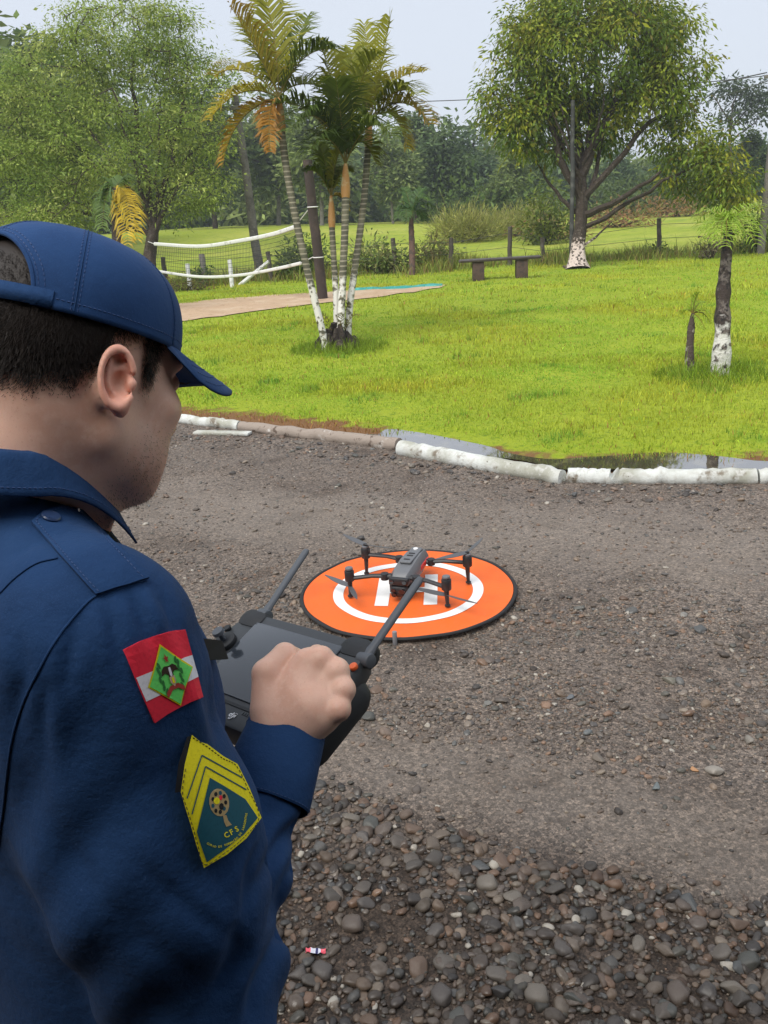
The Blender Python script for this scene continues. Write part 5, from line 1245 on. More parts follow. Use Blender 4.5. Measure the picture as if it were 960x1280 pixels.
# ---- cap
M_nav = mat('navy_cotton', (.013, .046, .132), .85, var=[(14, (.011, .039, .113), .42, .65), (900, (.017, .054, .147), .5, .65), (5, (.019, .058, .155), .5, .7), (260, (.03, .07, .17), .66, .72)], bump=[(1600, .16, .0006), (34, .42, .007), (95, .24, .0025)], sheen=.02, spec=.2)
M_navc = mat('navy_cap_cotton', (.018, .058, .165), .85, var=[(14, (.015, .048, .140), .42, .65), (900, (.022, .066, .185), .5, .65)], bump=[(1500, .16, .0006), (30, .35, .004), (90, .2, .002)], sheen=.04, spec=.2)
M_st = mat('navy_stitching', (.035, .075, .20), .7)
CRX, CRY, CH, CZ, CY0 = .0850, .1085, .086, .038, -.012
CT = radians(-3)
def cap_pt(ph, e, off=0.0):
    c = np.cos(e) ** .72; s = np.sin(e) ** .86
    puff = 1 + .010 * (np.abs(np.sin(3 * ph)) ** .5 - .6) * np.sin(2 * np.clip(e, 0, pi / 2)) + .004 * np.sin(7 * ph + 3 * e) * np.cos(e)
    x = np.sin(ph) * c * (CRX + off) * puff; y = np.cos(ph) * c * (CRY + off) * puff * np.where(np.cos(ph) > 0, 1.0, .98); z = s * (CH + off)
    z = z - .010 * np.cos(e) * np.maximum(0, -np.cos(ph)) ** 2 * 0
    y2 = y * cos(CT) - z * sin(CT); z2 = y * sin(CT) + z * cos(CT)
    return np.stack([x, y2 + CY0, z2 + CZ], -1)
nph, ne = 216, 50
def opening(ph, e): return ((np.abs(ph) > 2.0) & (((pi - np.abs(ph)) / radians(41)) ** 2 + (np.clip(e - radians(0), 0, 9) / radians(40)) ** 2 < 1))
PH, EE = np.meshgrid(np.linspace(-pi, pi, nph + 1), np.linspace(0, pi / 2 * .995, ne + 1))
Vo = cap_pt(PH, EE, .0016); Vi = cap_pt(PH, EE, -.0006); n1 = nph + 1
idx = lambda i, j: i * n1 + j
F = []; no = Vo.shape[0] * Vo.shape[1]
keepf = {}
for i in range(ne):
    for j in range(nph):
        pc, ec = (PH[i, j] + PH[i, j + 1]) / 2, (EE[i, j] + EE[i + 1, j]) / 2
        keepf[i, j] = not opening(np.array(pc), np.array(ec))
for (i, j), kf in keepf.items():
    if not kf: continue
    a, b, c, d_ = idx(i, j), idx(i, j + 1), idx(i + 1, j + 1), idx(i + 1, j)
    F.append((a, d_, c, b)); F.append((a + no, b + no, c + no, d_ + no))
    for (di, dj, e1_, e2_) in ((-1, 0, a, b), (1, 0, c, d_), (0, -1, d_, a), (0, 1, b, c)):
        jj = (j + dj) % nph
        if not keepf.get((i + di, jj), False) and i + di < ne: F.append((e1_, e2_, e2_ + no, e1_ + no))
cap = mesh_np('cap', HD(np.concatenate([Vo.reshape(-1, 3), Vi.reshape(-1, 3)])), F, M_navc, man)
# strap across the opening, sewn to both sides
ps_ = np.concatenate([np.linspace(pi - radians(50), pi, 16), np.linspace(-pi, -pi + radians(50), 16)[1:]])
Vs = np.concatenate([cap_pt(ps_, np.full(31, e_), o_) for e_, o_ in ((0.004, .0030), (.13, .0030), (.13, .0016), (.004, .0016))]); F = [(q * 31 + j, q * 31 + j + 1, ((q + 1) % 4) * 31 + j + 1, ((q + 1) % 4) * 31 + j) for q in range(4) for j in range(30)]
mesh_np('strap', HD(Vs), F, M_nav, cap)
def dashes(pts, name, parent, m, r=.00042, gap=.45, off=None):
    L = np.concatenate([[0], np.cumsum(np.linalg.norm(np.diff(pts, axis=0), axis=1))]); mb = MB(); s = 0
    while s < L[-1] - .0025:
        a = np.array([np.interp(s, L, pts[:, i]) for i in range(3)]); b = np.array([np.interp(s + .0024, L, pts[:, i]) for i in range(3)])
        mb.tube([a, b], r, 4); s += .0024 / (1 - gap)
    return mb.build(name, m, parent)
for k in range(6):
    ph0 = k * pi / 3
    if abs(k - 3) < .1: es = np.linspace(radians(46), pi / 2 * .97, 40)
    else: es = np.linspace(.02, pi / 2 * .97, 60)
    for dph in (-.028, .028):
        q = cap_pt(ph0 + dph / np.maximum(np.cos(es) ** .72, .25), es, .0018); dashes(HD(q), 'stitching', cap, M_st)
    q = cap_pt(np.full(len(es), ph0), es, .0019); MB().tube(HD(q), .0009, 5, flat=.6).build('seam', M_nav, cap, smooth=True)
ph_ = np.linspace(-pi + radians(44), pi - radians(44), 160); dashes(HD(cap_pt(ph_, np.full(160, .075), .0018)), 'stitching', cap, M_st)
aa = np.linspace(0, pi, 60)
MB().tube(HD(cap_pt(pi - radians(41) * np.cos(aa), radians(40) * np.sin(aa) + .002, .0008)), .0021, 8, flat=1.0).build('opening_tape', M_navc, cap, smooth=True)
for kx in (1.06, 1.13): dashes(HD(cap_pt(pi - radians(41) * kx * np.cos(aa), radians(40) * kx * np.sin(aa) + .002, .0018)), 'stitching', cap, M_st)
tpz = cap_pt(np.array(0.0), np.array(pi / 2 * .995))
MB().tube([HD(tpz + (0, 0, .0)), HD(tpz + (0, 0, .003)), HD(tpz + (0, 0, .0055)), HD(tpz + (0, 0, .007))], [.0085, .0085, .006, .001], 16).build('top_button', M_navc, cap, smooth=True)
# brim
nb_, mb_ = 33, 12; ss = np.linspace(-1, 1, nb_); tt_ = np.linspace(0, 1, mb_); top, bot = [], []
for t in tt_:
    for s in ss:
        ph = s * radians(64); b0 = cap_pt(np.array(ph), np.array(.0), .0005)
        L = .078 * (1 - abs(s) ** 3.6) ** .5 + .001
        p = b0 + np.array([np.sin(ph) * .10, 1, 0]) * L * t
        p[2] += -(.10 + .52 * s * s) * L * t - .08 * L * t * t + .003 * (1 - t)
        top.append(p); bot.append(p - np.array([0, 0, .0032 * (1 - .3 * t)]))
V = np.array(top + bot); n2 = nb_ * mb_; F = []
for i in range(mb_ - 1):
    for j in range(nb_ - 1):
        a, b, c, d_ = i * nb_ + j, i * nb_ + j + 1, (i + 1) * nb_ + j + 1, (i + 1) * nb_ + j; F += [(a, b, c, d_), (a + n2, d_ + n2, c + n2, b + n2)]
for j in range(nb_ - 1): a = (mb_ - 1) * nb_ + j; F.append((a, a + 1, a + 1 + n2, a + n2)); F.append((j + 1, j, j + n2, j + 1 + n2))
for i in range(mb_ - 1):
    for j in (0, nb_ - 1):
        a, b = i * nb_ + j, (i + 1) * nb_ + j; F.append((a, b, b + n2, a + n2) if j else (b, a, a + n2, b + n2))
brim = mesh_np('brim', HD(V), F, M_navc, cap)
T_ = np.array(top).reshape(mb_, nb_, 3)
for ti in (3, 5, 7, 9): dashes(HD(T_[ti, 2:-2] + (0, 0, .0004)), 'stitching', brim, M_st, r=.00035)

# ---- shirt
CUF = WR + unit(ER - WR) * .088
def shirt_sdf(p):
    t = toT(p)
    d = d_ell(t, (0, .022, 1.26), (.185, .128, .30))
    d = smin(d, d_ell(t, (0, .02, .98), (.172, .128, .24)), .08)
    d = smin(d, d_ell(t, (0, -.02, 1.38), (.165, .10, .15)), .05)
    d = smin(d, d_ell(t, (.085, .075, 1.36), (.078, .066, .11)), .05); d = smin(d, d_ell(t, (-.09, .08, 1.36), (.085, .07, .11)), .05)
    for s in (1, -1): d = smin(d, d_cone(t, (s * .045, -.014, 1.540), (s * .160, -.006, 1.470), .046, .066), .05)
    d = smin(d, d_cone(t, (0, .0, 1.49), (0, .004, 1.558), .078, .0685), .02)
    d = smin(d, d_cone(t, (0, .025, 1.48), (0, .028, 1.535), .07, .054), .02)
    def sleeve(S, E, C, ph):
        ax_ = unit(E - S); q = p - S; al = q @ ax_
        fold = .0050 * np.sin(al * 62 + 5 * np.sin(q[:, 0] * 16 + ph) + ph) * np.clip(al / .10, 0, 1)
        m_ = S * .45 + E * .55
        a = smin(d_cone(p, S, m_, .080, .094), d_cone(p, m_, E, .094, .074), .03) - fold * .55
        ax2 = unit(C - E); q2 = p - E; a2 = q2 @ ax2; pr = q2 - a2[:, None] * ax2; th = pr @ unit(np.cross(ax2, [0, 0, 1.0]))
        fold2 = .0100 * np.sin(a2 * 75 + 34 * th + 2.2 * np.sin(th * 40) + ph) * np.clip(1.25 - np.abs(a2 - .06) / .13, 0, 1)
        b = d_cone(p, E, C, .070, .044) - fold2
        return smin(a, b, .035)
    d = smin(d, sleeve(SR, ER, CUF, 0.4), .035)
    d = smin(d, sleeve(SL, EL, WL + unit(EL - WL) * .088, 1.9), .035)
    d = d + .0034 * wav(p, 30, 3) + .0022 * wav(p * np.array([1, 1, .5]), 60, 4) 
    # drag lines from the shoulder seam down the sleeve
    v = p - SR; ang = np.arctan2(v @ tf, v @ trt); dz = -v[:, 2]
    d = d + .0028 * np.sin(ang * 9 + dz * 8) * np.exp(-((dz - .06) / .07) ** 2) * np.clip(1 - np.linalg.norm(v, axis=1) / .22, 0, 1) * 1.4
    return d
sl_ = np.array([min(SR[0], ER[0], TO(-.3, 0, 0)[0], EL[0]) - .16, min(SR[1], ER[1]) - .16, .80]); sh_ = np.array([WR[0] + .12, max(EL[1], WL[1], SL[1]) + .14, 1.60])
SV, SF = mesh_sdf(shirt_sdf, sl_, sh_ + (0, 0, .05), .0036)
_tmp = mesh_np('tmp', SV, SF); SN = np.array([v.vector[:] for v in _tmp.data.vertex_normals]); bpy.data.meshes.remove(_tmp.data)
def crease(px, w_, A_, side=1.0):
    "a pressed fold: a valley with a ridge beside it, following a line on the cloth"
    global SV
    q = spline(np.array([(x, y, 0) for x, y in px], float), 40)[:, :2]; pr = proj(SV)[:, :2]
    lo, hi = q.min(0) - 5 * w_, q.max(0) + 5 * w_
    m = np.where((pr > lo).all(1) & (pr < hi).all(1) & ((SN * unit(CAM - SV)).sum(1) > .05))[0]
    if not len(m): return
    d2 = ((pr[m, None] - q[None]) ** 2).sum(-1); k = d2.argmin(1); t = unit(np.gradient(q, axis=0))[k]; v = pr[m] - q[k]
    s = (v[:, 0] * -t[:, 1] + v[:, 1] * t[:, 0]) * side; al = np.sqrt(np.maximum(d2[np.arange(len(m)), k] - s * s, 0))
    env = np.sin(pi * np.clip((k + 2) / 43, 0, 1)) ** .6 * np.exp(-(al / (2 * w_)) ** 2)
    f = A_ * env * (-np.exp(-(s / w_) ** 2) + .75 * np.exp(-((s - 2.0 * w_) / (1.3 * w_)) ** 2) + .35 * np.exp(-((s + 2.2 * w_) / (1.6 * w_)) ** 2))
    SV[m] += SN[m] * f[:, None]
for px, w_, A_, sd_ in [([(133, 758), (142, 790), (150, 835)], 8, .0030, 1), ([(163, 745), (176, 772), (188, 806)], 7, .0030, -1), ([(200, 742), (210, 762), (220, 792)], 7, .0028, 1), ([(96, 786), (86, 825), (84, 870)], 9, .0030, 1), ([(60, 850), (52, 900), (56, 960)], 11, .0035, -1),
                       ([(228, 800), (250, 850), (266, 900), (272, 930)], 8, .0035, 1), ([(392, 1018), (352, 1048), (322, 1105)], 8, .0055, 1), ([(388, 1050), (358, 1100), (336, 1160)], 9, .0055, -1), ([(378, 1096), (352, 1160), (318, 1225)], 9, .0055, 1),
                       ([(330, 1050), (312, 1090), (308, 1140)], 8, .0045, 1), ([(300, 1150), (290, 1200), (262, 1250)], 11, .0050, -1), ([(110, 1090), (175, 1170), (245, 1225)], 14, .0016, 1), ([(180, 1085), (240, 1140), (290, 1175)], 11, .0018, -1), ([(60, 1010), (100, 1080), (125, 1150)], 13, .0018, 1),
                       ([(10, 700), (40, 680), (80, 672)], 7, .0020, 1), ([(20, 790), (30, 840), (22, 890)], 10, .0030, 1), ([(340, 960), (352, 985), (350, 1004)], 7, .0020, 1), ([(345, 1180), (320, 1230), (310, 1278)], 9, .0045, 1)]: crease(px, w_, A_, sd_)
shirt = mesh_np('shirt', SV, SF, M_nav, man)
SB = BVHTree.FromPolygons(SV.tolist(), SF.tolist())
def on_shirt(x, y, off=.0):
    "point of the shirt seen at a photo pixel, lifted off the cloth"
    o = Vector(CAM); dr_ = Vector(unit(P(x, y, 1) - CAM)); h = SB.ray_cast(o, dr_)
    if h[0] is None: 
        h = SB.find_nearest(Vector(P(x, y, .8)))
    n = h[1] if h[1].dot(dr_) < 0 else -h[1]
    return np.array(h[0] + n * off)
# neck opening and collar
def collar():
    n, m = 61, 10; V = []
    for k in range(n):
        t = k / (n - 1); a = radians(22) + t * radians(316)     # from the front gap round the back
        ca, sa = cos(a), sin(a); fr = max(0, ca) ** 1.5; bk = max(0, -ca)
        top_z = 1.607 + .026 * bk - .060 * fr - .004
        rt_, rf_ = .0715, .079
        tip = math.exp(-((min(t, 1 - t)) / .10) ** 2)
        prof = [(.0, 0.0), (.0, .012), (.002, .018), (.006, .021), (.011, .019), (.0145, .0135), (.018, .007), (.0215, -.001), (.025, -.008), (.0285, -.014)]
        for o_, z_ in prof:
            ext = (o_ / .029) ** 2 * tip * .034
            V.append(TO(sa * (rt_ + o_ * 1.05), ca * (rf_ + o_) + .004 + ext * .25, top_z + z_ - ext * 1.15))
    V = np.array(V); F = [(k * m + j, k * m + j + 1, (k + 1) * m + j + 1, (k + 1) * m + j) for k in range(n - 1) for j in range(m - 1)]
    o = mesh_np('collar', V, F, M_nav, man)
    md = o.modifiers.new('thick', 'SOLIDIFY'); md.thickness = .0022; md.offset = 0
    E_ = V.reshape(n, m, 3)
    c_ = np.array([TO(0, 0, 1.55)]); outw = unit(E_[:, 8] - c_[0]) * .0018
    dashes(E_[:, 8] + outw, 'stitching', o, M_st, r=.0004)
    return o
collar()
# cuff
def cuff(W, E, name='cuff'):
    ax_ = unit(W - E); n = 44; V = []; prof = [(-.075, .0500), (-.072, .0515), (-.03, .0485), (.0, .0450), (.010, .0440), (.0115, .0428), (.008, .0415), (-.02, .043)]
    A = unit(np.cross(ax_, [0, 0, 1.0])); B_ = np.cross(ax_, A)
    for t, r_ in prof:
        for k in range(n):
            a = 2 * pi * k / n; rr = r_ * (1 + .035 * sin(2 * a + 1) + .02 * sin(5 * a + t * 60)); V.append(W + ax_ * t + rr * (cos(a) * A + .86 * sin(a) * B_))
    F = [(j * n + k, j * n + (k + 1) % n, (j + 1) * n + (k + 1) % n, (j + 1) * n + k) for j in range(len(prof) - 1) for k in range(n)]
    o = mesh_np(name, np.array(V), F, M_nav, man)
    E_ = np.array(V).reshape(len(prof), n, 3)
    for row, f in ((1, .0), (3, .55)):
        q = E_[row] if f == 0 else E_[3] * .5 + E_[4] * .5
        q = W + (q - W) * 1.012; dashes(np.vstack([q, q[:1]]), 'stitching', o, M_st, r=.0004)
    return o
cuff(WR, ER); cuff(WL, EL)
# raised seams: armhole, yoke
def seam(px, name='seam', r=.0011, n=60, offs=.0008):
    q = spline(np.array([(x, y, 0) for x, y in px], float), n); v = np.array([on_shirt(x, y, offs) for x, y, _ in q])
    v[1:-1] = (v[:-2] + v[1:-1] * 2 + v[2:]) / 4
    o = MB().tube(v, r, 6, flat=.7).build(name, M_nav, shirt, smooth=True)
    return v
seam([(182, 726), (150, 733), (119, 745), (95, 768), (70, 800), (45, 845), (25, 890), (14, 930), (8, 975), (3, 1020), (-6, 1070)]); 
seam([(0, 742), (20, 722), (45, 705), (72, 698)])
# ---- flat goods sewn on: built as sheets following the cloth
def sewn(poly, mapf, off, m, name, parent, step, thick=0.0):
    poly = np.asarray(poly, float); 
    a = np.sum(poly[:, 0] * np.roll(poly[:, 1], -1) - poly[:, 1] * np.roll(poly[:, 0], -1))
    if a < 0: poly = poly[::-1]
    n = len(poly); pts = []; 
    ne_ = 0; ring = []
    for i in range(n):
        p, q = poly[i], poly[(i + 1) % n]; k = max(1, int(np.linalg.norm(q - p) / step))
        for t in range(k): ring.append(p + (q - p) * t / k)
    lo, hi = poly.min(0), poly.max(0); gx, gy = np.meshgrid(np.arange(lo[0], hi[0], step) + step * .37, np.arange(lo[1], hi[1], step) + step * .41)
    gp = np.c_[gx.ravel(), gy.ravel()]; n = len(ring)
    vo, _, fo, _, _, _ = delaunay_2d_cdt([Vector(q) for q in ring] + [Vector(q) for q in gp], [(i, (i + 1) % n) for i in range(n)], [list(range(n))], 1, 1e-5)
    uv = np.array([(v.x, v.y) for v in vo]); V = np.array([mapf(u, v, off) for u, v in uv]); F = [list(f)[::-1] for f in fo]
    if thick:
        Vb = np.array([mapf(u, v, off - thick) for u, v in uv]); k0 = len(V); fo2 = [[i + k0 for i in f[::-1]] for f in F]
        from collections import Counter
        ed = Counter(); 
        for f in F:
            for i in range(len(f)): ed[(f[i], f[(i + 1) % len(f)])] += 1
        side = [(b, a, a + k0, b + k0) for (a, b) in ed if (b, a) not in ed]
        V = np.concatenate([V, Vb]); F = F + fo2 + [list(s) for s in side]
    return mesh_np(name, V, F, m, parent, smooth=thick == 0)
def quad_map(px4):
    "unit square (u right, v up) onto the cloth through the four outline corners seen in the photo"
    (x00, y00), (x10, y10), (x11, y11), (x01, y01) = px4
    A = []
    for (u, v), (x, y) in zip(((0, 0), (1, 0), (1, 1), (0, 1)), px4):
        A.append([u, v, 1, 0, 0, 0, -u * x, -v * x, x]); A.append([0, 0, 0, u, v, 1, -u * y, -v * y, y])
    A = np.array(A); Hm = np.linalg.solve(A[:, :8], A[:, 8])
    def f(u, v, off):
        w_ = Hm[6] * u + Hm[7] * v + 1; return on_shirt((Hm[0] * u + Hm[1] * v + Hm[2]) / w_, (Hm[3] * u + Hm[4] * v + Hm[5]) / w_, off)
    return f
def cloth(name, c, v=.12): return mat(name, c, .75, bump=[(1800, .2, .0005)], var=[(300, tuple(x * (1 - v) for x in c), .5, .65)], spec=.25)
c_red, c_whi, c_grn, c_yel, c_tea, c_blk = cloth('patch_red', (.82, .03, .06)), cloth('patch_white', (.80, .78, .82)), cloth('patch_green', (.16, .74, .15)), cloth('patch_yellow', (.86, .74, .015)), cloth('patch_teal', (.012, .085, .12)), cloth('patch_black', (.012, .012, .014))
c_gold, c_dgrn, c_pink = cloth('patch_gold', (.42, .30, .14)), cloth('patch_dark_green', (.04, .20, .05)), cloth('patch_skin', (.60, .42, .30))
# epaulette with button
em = quad_map([(118, 744), (183, 724), (92, 630), (34, 650)])
ep = sewn([(0, -.01), (1, -.01), (.97, .90), (.72, 1.02), (.30, 1.0), (0, .93)], em, .0042, M_nav, 'epaulette', shirt, .06, .003)
for poly in ([(.07, 0), (.07, .92), (.30, .965), (.7, .985), (.9, .89), (.9, 0)],):
    q = np.concatenate([np.linspace(poly[i], poly[i + 1], 12) for i in range(len(poly) - 1)]); dashes(np.array([em(u, v, .0046) for u, v in q]), 'stitching', ep, M_st, r=.0004)
bpt = on_shirt(62, 652, .0045); bn_ = unit(on_shirt(62, 652, .02) - bpt)
bt = MB().tube([bpt, bpt + bn_ * .0015, bpt + bn_ * .0026, bpt + bn_ * .0028, bpt + bn_ * .0020], [.0078, .0082, .0074, .0060, .0052], 22).build('button', mat('navy_button', (.03, .055, .13), .3), ep, smooth=True)
A_ = unit(np.cross(bn_, [0, 0, 1.0])); B_ = np.cross(bn_, A_)
for sx in (-1, 1):
    for sy in (-1, 1): MB().cyl(bpt + bn_ * .0022 + A_ * sx * .0019 + B_ * sy * .0019, .0009, .0008, 8, axis=bn_).build('button_hole', c_blk, bt)
# state flag
fmv = quad_map([(192, 903), (251, 872), (229, 787), (154, 812)])
# v runs up the flag; the outline bows a little
flag = sewn([(0, 0), (.25, .03), (.5, .035), (.75, .03), (1, 0), (1.01, .5), (1, 1), (.75, 1.03), (.5, 1.035), (.25, 1.03), (0, 1), (-.01, .5)], fmv, .0022, c_red, 'flag_patch', shirt, .08, .0018)
sewn([(0, .335), (1, .335), (1, .665), (0, .665)], fmv, .0026, c_whi, 'white_band', flag, .08)
sewn([(.10, .5), (.53, .06), (.93, .5), (.52, .94)], fmv, .0031, c_yel, 'diamond_border', flag, .06)
sewn([(.125, .5), (.53, .09), (.905, .5), (.52, .91)], fmv, .0035, c_grn, 'green_diamond', flag, .06)
# arms of the flag, small: wreath, bird, shield, ribbon, cap
def blob(cx_, cy_, rx, ry, m, off, name, rot=0.0, k=12):
    a = np.linspace(0, 2 * pi, k, endpoint=False); x, y = rx * np.cos(a), ry * np.sin(a)
    return sewn(np.c_[cx_ + x * cos(rot) - y * sin(rot), cy_ + x * sin(rot) + y * cos(rot)], fmv, off, m, name, flag, .05)
for s in (-1, 1):
    for k, yv in enumerate((.35, .41, .47, .53, .59, .65, .70)): blob(.52 + s * (.185 - .010 * abs(k - 3) + .02 * (k % 2)), yv, .022, .045, c_dgrn, .0039, 'wreath_leaf', rot=s * (.5 - .12 * k))
c_rib = cloth('patch_ribbon', (.40, .055, .04)); c_brn = cloth('patch_brown', (.05, .03, .02))
sewn([(.36, .56), (.38, .63), (.44, .67), (.50, .66), (.54, .66), (.60, .67), (.66, .63), (.68, .56), (.62, .58), (.57, .56), (.56, .44), (.52, .40), (.48, .44), (.47, .56), (.42, .58)], fmv, .0041, c_brn, 'bird', flag, .05)
sewn([(.50, .64), (.54, .64), (.545, .54), (.52, .50), (.495, .54)], fmv, .0044, c_whi, 'bird_breast', flag, .05)
sewn([(.47, .52), (.57, .52), (.575, .44), (.52, .37), (.465, .44)], fmv, .0046, c_pink, 'shield', flag, .05); sewn([(.50, .50), (.54, .50), (.54, .42), (.50, .42)], fmv, .0049, c_yel, 'shield_mark', flag, .05)
sewn([(.34, .25), (.40, .29), (.46, .335), (.58, .335), (.64, .29), (.70, .25), (.71, .32), (.66, .36), (.60, .40), (.44, .40), (.38, .36), (.33, .32)], fmv, .0044, c_rib, 'ribbon', flag, .05)
sewn([(.52, .82), (.535, .775), (.57, .775), (.54, .745), (.55, .70), (.52, .725), (.49, .70), (.50, .745), (.47, .775), (.505, .775)], fmv, .0043, c_rib, 'star', flag, .05)
# rank patch
rm = quad_map([(255, 1085), (327, 1024), (312, 960), (228, 990)])   # square of the lower half; v continues above 1
# outline given in photo pixels, then sewn
def stiff_map(pts, dmax):
    "patch stiff enough to bridge small hollows: a smooth quadratic sheet through the cloth below it"
    A, D_ = [], []
    for x, y in pts:
        q = on_shirt(x, y); d_ = float(proj(q)[2])
        if d_ < dmax: u, v = (x - 275) / 50, (y - 1000) / 80; A.append((1, u, v, u * u, u * v, v * v)); D_.append(d_)
    cf = np.linalg.lstsq(np.array(A), np.array(D_), rcond=None)[0]
    lift = max(0, float(np.percentile(np.array(A) @ cf - np.array(D_), 97))) * .9
    def f(x, y, off):
        u, v = (x - 275) / 50, (y - 1000) / 80; return P(x, y, float(np.dot(cf, (1, u, v, u * u, u * v, v * v))) - lift - off * 1.1)
    return f
gx_, gy_ = np.meshgrid(np.linspace(225, 312, 14), np.linspace(925, 1080, 16))
pxmap = stiff_map(np.c_[gx_.ravel(), gy_.ravel()], .86)
out = np.array([(240, 918), (259, 930), (279, 945), (297, 955), (312, 985), (327, 1022), (308, 1048), (284, 1068), (255, 1085), (246, 1058), (238, 1030), (231, 1008), (226, 990), (231, 955)], float)
rcen = out.mean(0)
rank = sewn(out, pxmap, .0034, c_yel, 'rank_patch', shirt, 5.5, .0028)
def shrink(f): return rcen + (out - rcen) * f
sewn(np.array([(238, 920), (230, 955), (225, 990), (218.5, 991), (223, 955), (234, 921)], float), pxmap, .0026, c_blk, 'velcro_edge', rank, 5, .002)
field = np.array([(262.5, 972), (283, 984), (307, 999), (322.5, 1022), (305, 1043), (281, 1062), (258.5, 1078), (250.5, 1055), (246, 1040)], float)
sewn(field, pxmap, .0040, c_tea, 'patch_field', rank, 5)
def pband(pts, w_, m, off, name):
    pts = np.array(pts, float); V = []
    T2 = unit(np.gradient(pts, axis=0)); Nn = np.c_[-T2[:, 1], T2[:, 0]]
    sewn(np.concatenate([pts + Nn * w_ / 2, (pts - Nn * w_ / 2)[::-1]]), pxmap, off, m, name, rank, 4)
for a_, b_, c_ in (((234, 998), (252.5, 944), (303, 972)), ((240, 1018), (257, 958), (308, 987))):
    for (p, q) in ((a_, b_), (b_, c_)): pband([np.array(p), (np.array(p) + q) / 2, np.array(q)], 1.5, c_tea, .0041, 'chevron_line')
dashes(np.array([pxmap(x, y, .0040) for x, y in spline(np.c_[shrink(.95), np.zeros(len(out))], 90)[:, :2]]), 'stitching', rank, mat('dark_thread', (.10, .08, .01), .7), r=.0004)
# emblem of the patch: a round tree-like device on a stem
def pblob(cx_, cy_, rx, ry, m, off, name, rot=0.0, k=16):
    a = np.linspace(0, 2 * pi, k, endpoint=False); x, y = rx * np.cos(a), ry * np.sin(a)
    return sewn(np.c_[cx_ + x * cos(rot) - y * sin(rot), cy_ + x * sin(rot) + y * cos(rot)], pxmap, off, m, name, rank, 3)
pblob(274, 1003, 12.5, 17.5, c_gold, .0044, 'emblem_disc', rot=-.15)
for k in range(9):
    a = k * 2 * pi / 9; pblob(274 + 8.2 * cos(a), 1003 + 12 * sin(a), 2.1, 2.8, (c_blk, c_tea, c_blk)[k % 3], .0047, 'emblem_bead', k=8)
pblob(271, 1001, 4.0, 4.5, c_yel, .0048, 'emblem_bead', k=8); pblob(277, 1008, 3.0, 4.5, c_blk, .0048, 'emblem_bead', k=8); pblob(276, 997, 2.2, 3.2, c_red, .0048, 'emblem_bead', k=8)
sewn(np.array([(278.5, 1019), (283, 1019), (285.5, 1026), (290, 1031), (283, 1033.5), (280.5, 1028)], float), pxmap, .0045, c_gold, 'emblem_stem', rank, 3)
def letters(txt, cx_, cy_, size, ang, m, off, name):
    cu_ = bpy.data.curves.new(name, 'FONT'); cu_.body = txt; cu_.size = size; cu_.align_x = 'CENTER'; cu_.align_y = 'CENTER'; cu_.resolution_u = 2; cu_.offset = size * .018
    o = bpy.data.objects.new(name, cu_); COL.objects.link(o); dg = bpy.context.evaluated_depsgraph_get(); me = o.evaluated_get(dg).to_mesh()
    V = np.array([v.co[:] for v in me.vertices]); F = [list(p.vertices) for p in me.polygons]; o.evaluated_get(dg).to_mesh_clear(); bpy.data.objects.remove(o)
    if not len(V): return
    x = cx_ + V[:, 0] * cos(ang) + V[:, 1] * sin(ang); y = cy_ + V[:, 0] * sin(ang) - V[:, 1] * cos(ang)
    W3 = np.array([pxmap(a, b, off) for a, b in zip(x, y)]); return mesh_np(name, W3, F, m, rank, smooth=False)
for ch, x, y in (('C', 283.5, 1044), ('F', 289.5, 1040.5), ('S', 296, 1036.5)): letters(ch, x, y, 9.5, -.50, c_yel, .0046, 'letter_print')
txt = 'CURSO DE FORMAÇÃO DE SARGENTOS'; arc = spline(np.array([(258.5, 1054, 0), (270, 1058.5, 0), (283, 1056, 0), (295, 1049, 0), (304, 1036, 0), (308.5, 1016, 0)], float), 200)[:, :2]
Ls = np.concatenate([[0], np.cumsum(np.linalg.norm(np.diff(arc, axis=0), axis=1))])
for k, ch in enumerate(txt):
    if ch == ' ': continue
    s = Ls[-1] * (k + .5) / len(txt); x, y = np.interp(s, Ls, arc[:, 0]), np.interp(s, Ls, arc[:, 1]); x2, y2 = np.interp(s + 1, Ls, arc[:, 0]), np.interp(s + 1, Ls, arc[:, 1])
    letters(ch, x, y, 3.6, math.atan2(y2 - y, x2 - x), c_yel, .0046, 'letter_print')
# name tape standing off the chest pocket
q0, q1, q2, q3 = P(240, 797, .80), P(276, 801, .86), P(284, 824, .86), P(246, 826, .80)
mb = MB(); nrm_ = unit(np.cross(q1 - q0, q3 - q0)) * .0015; mb.add([q0 + nrm_, q1 + nrm_, q2 + nrm_, q3 + nrm_, q0 - nrm_, q1 - nrm_, q2 - nrm_, q3 - nrm_], [(0, 1, 2, 3), (7, 6, 5, 4), (0, 4, 5, 1), (1, 5, 6, 2), (2, 6, 7, 3), (3, 7, 4, 0)])
mb.build('name_tape', c_blk, shirt)
# collar pin
MB().cyl(P(97, 637, .80), .0022, .003, 10).build('collar_pin', mat('silver_pin', (.7, .7, .72), .25, 1.0), shirt)

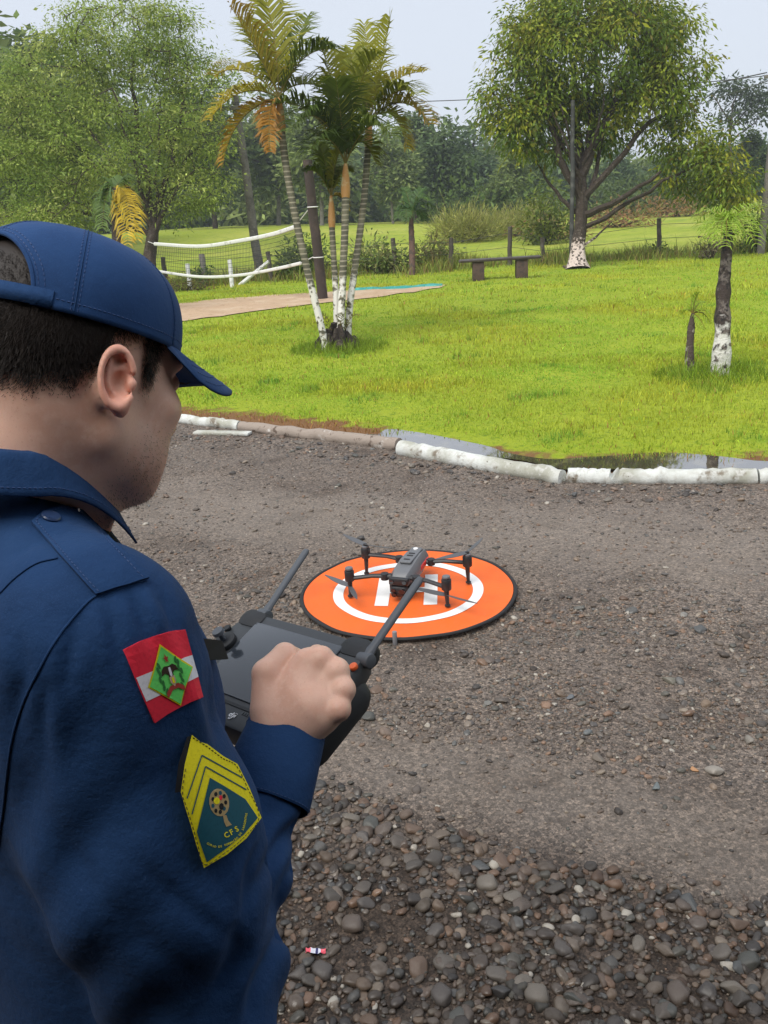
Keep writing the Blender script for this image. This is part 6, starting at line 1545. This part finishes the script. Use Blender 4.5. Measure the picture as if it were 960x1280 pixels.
# ---- trousers, belt and boots (below the picture, but he stands on the ground)
def trouser_sdf(p):
    t = toT(p); d = d_ell(t, (0, .012, .93), (.168, .125, .15))
    for s in (1, -1):
        d = smin(d, d_cone(t, (s * .085, .01, .86), (s * .10, .02, .50), .092, .070), .04); d = smin(d, d_cone(t, (s * .10, .02, .50), (s * .105, -.01, .13), .070, .060), .02)
    d = np.maximum(d, .07 - t[:, 2]) 
    return d + .003 * wav(p, 30, 8)
V, F = mesh_sdf(trouser_sdf, TO(0, 0, 0) + (-.32, -.32, .03), TO(0, 0, 0) + (.32, .32, 1.10), .011); mesh_np('trousers', V, F, M_nav, man)
V = np.concatenate([[TO(.176 * sin(a), .02 + .132 * cos(a), z) for a in np.linspace(0, 2 * pi, 40, endpoint=False)] for z in (.955, .995)]); F = [(k, (k + 1) % 40, 40 + (k + 1) % 40, 40 + k) for k in range(40)]
bo = mesh_np('belt', V, F, c_blk, man); bo.modifiers.new('t', 'SOLIDIFY').thickness = .004
def boots(p, s):
    t = toT(p); d = d_cone(t, (s * .105, -.01, .16), (s * .107, -.015, .07), .055, .050); d = smin(d, d_ell(t, (s * .112, .085, .035), (.048, .115, .052)), .04); d = smin(d, d_ell(t, (s * .107, -.02, .04), (.044, .06, .05)), .03)
    return np.maximum(d, .004 - t[:, 2])
for s in (1, -1):
    V, F = mesh_sdf(lambda p: boots(p, s), TO(s * .11, .05, 0) + (-.24, -.24, -.02), TO(s * .11, .05, 0) + (.24, .24, .26), .008); mesh_np('boot', V, F, mat('black_leather', (.012, .012, .013), .4), man)

# ================================================================== unseen porch behind the viewer, reach and dark boards set for its shade
M_wall = mat('porch_wall', (.16, .12, .09), .9, var=[(2, (.11, .08, .06), .5, .7)])
M_roof = mat('eave_board', (.10, .075, .055), .85, var=[(5, (.07, .05, .04), .5, .65)])
M_floor = mat('porch_floor', (.13, .12, .11), .8, var=[(3, (.09, .085, .08), .5, .7)])
ho = empty('porch', (0, -4.5, 0), 'unseen dark boarded porch behind the viewer, shaped to shade the man', 'porch')
MB().box((0, -4.6, 1.25), (12, .2, 2.5)).build('wall', M_wall, ho)
for s in (-1, 1): MB().box((s * 6.1, -2.4, 1.25), (.2, 4.2, 2.5)).build('wall', M_wall, ho)
MB().box((0, -2.35, 2.56), (12.6, 4.6, .10)).build('roof', M_roof, ho)
MB().box((0, -2.5, .04), (12, 4.0, .08)).build('floor', M_floor, ho)

# ================================================================== damp air over the field
hz = bpy.data.materials.new('haze_air'); hz.use_nodes = True; hz.node_tree.nodes.clear()
pv_ = hz.node_tree.nodes.new('ShaderNodeVolumePrincipled'); pv_.inputs['Color'].default_value = (.86, .92, 1.0, 1); pv_.inputs['Density'].default_value = .0013; pv_.inputs['Anisotropy'].default_value = .3
oh = hz.node_tree.nodes.new('ShaderNodeOutputMaterial'); hz.node_tree.links.new(pv_.outputs[0], oh.inputs['Volume'])
hb_ = MB().box((0, 90, 6.4), (640, 300, 15.2)).build('haze', hz); tag(hb_, kind='stuff')
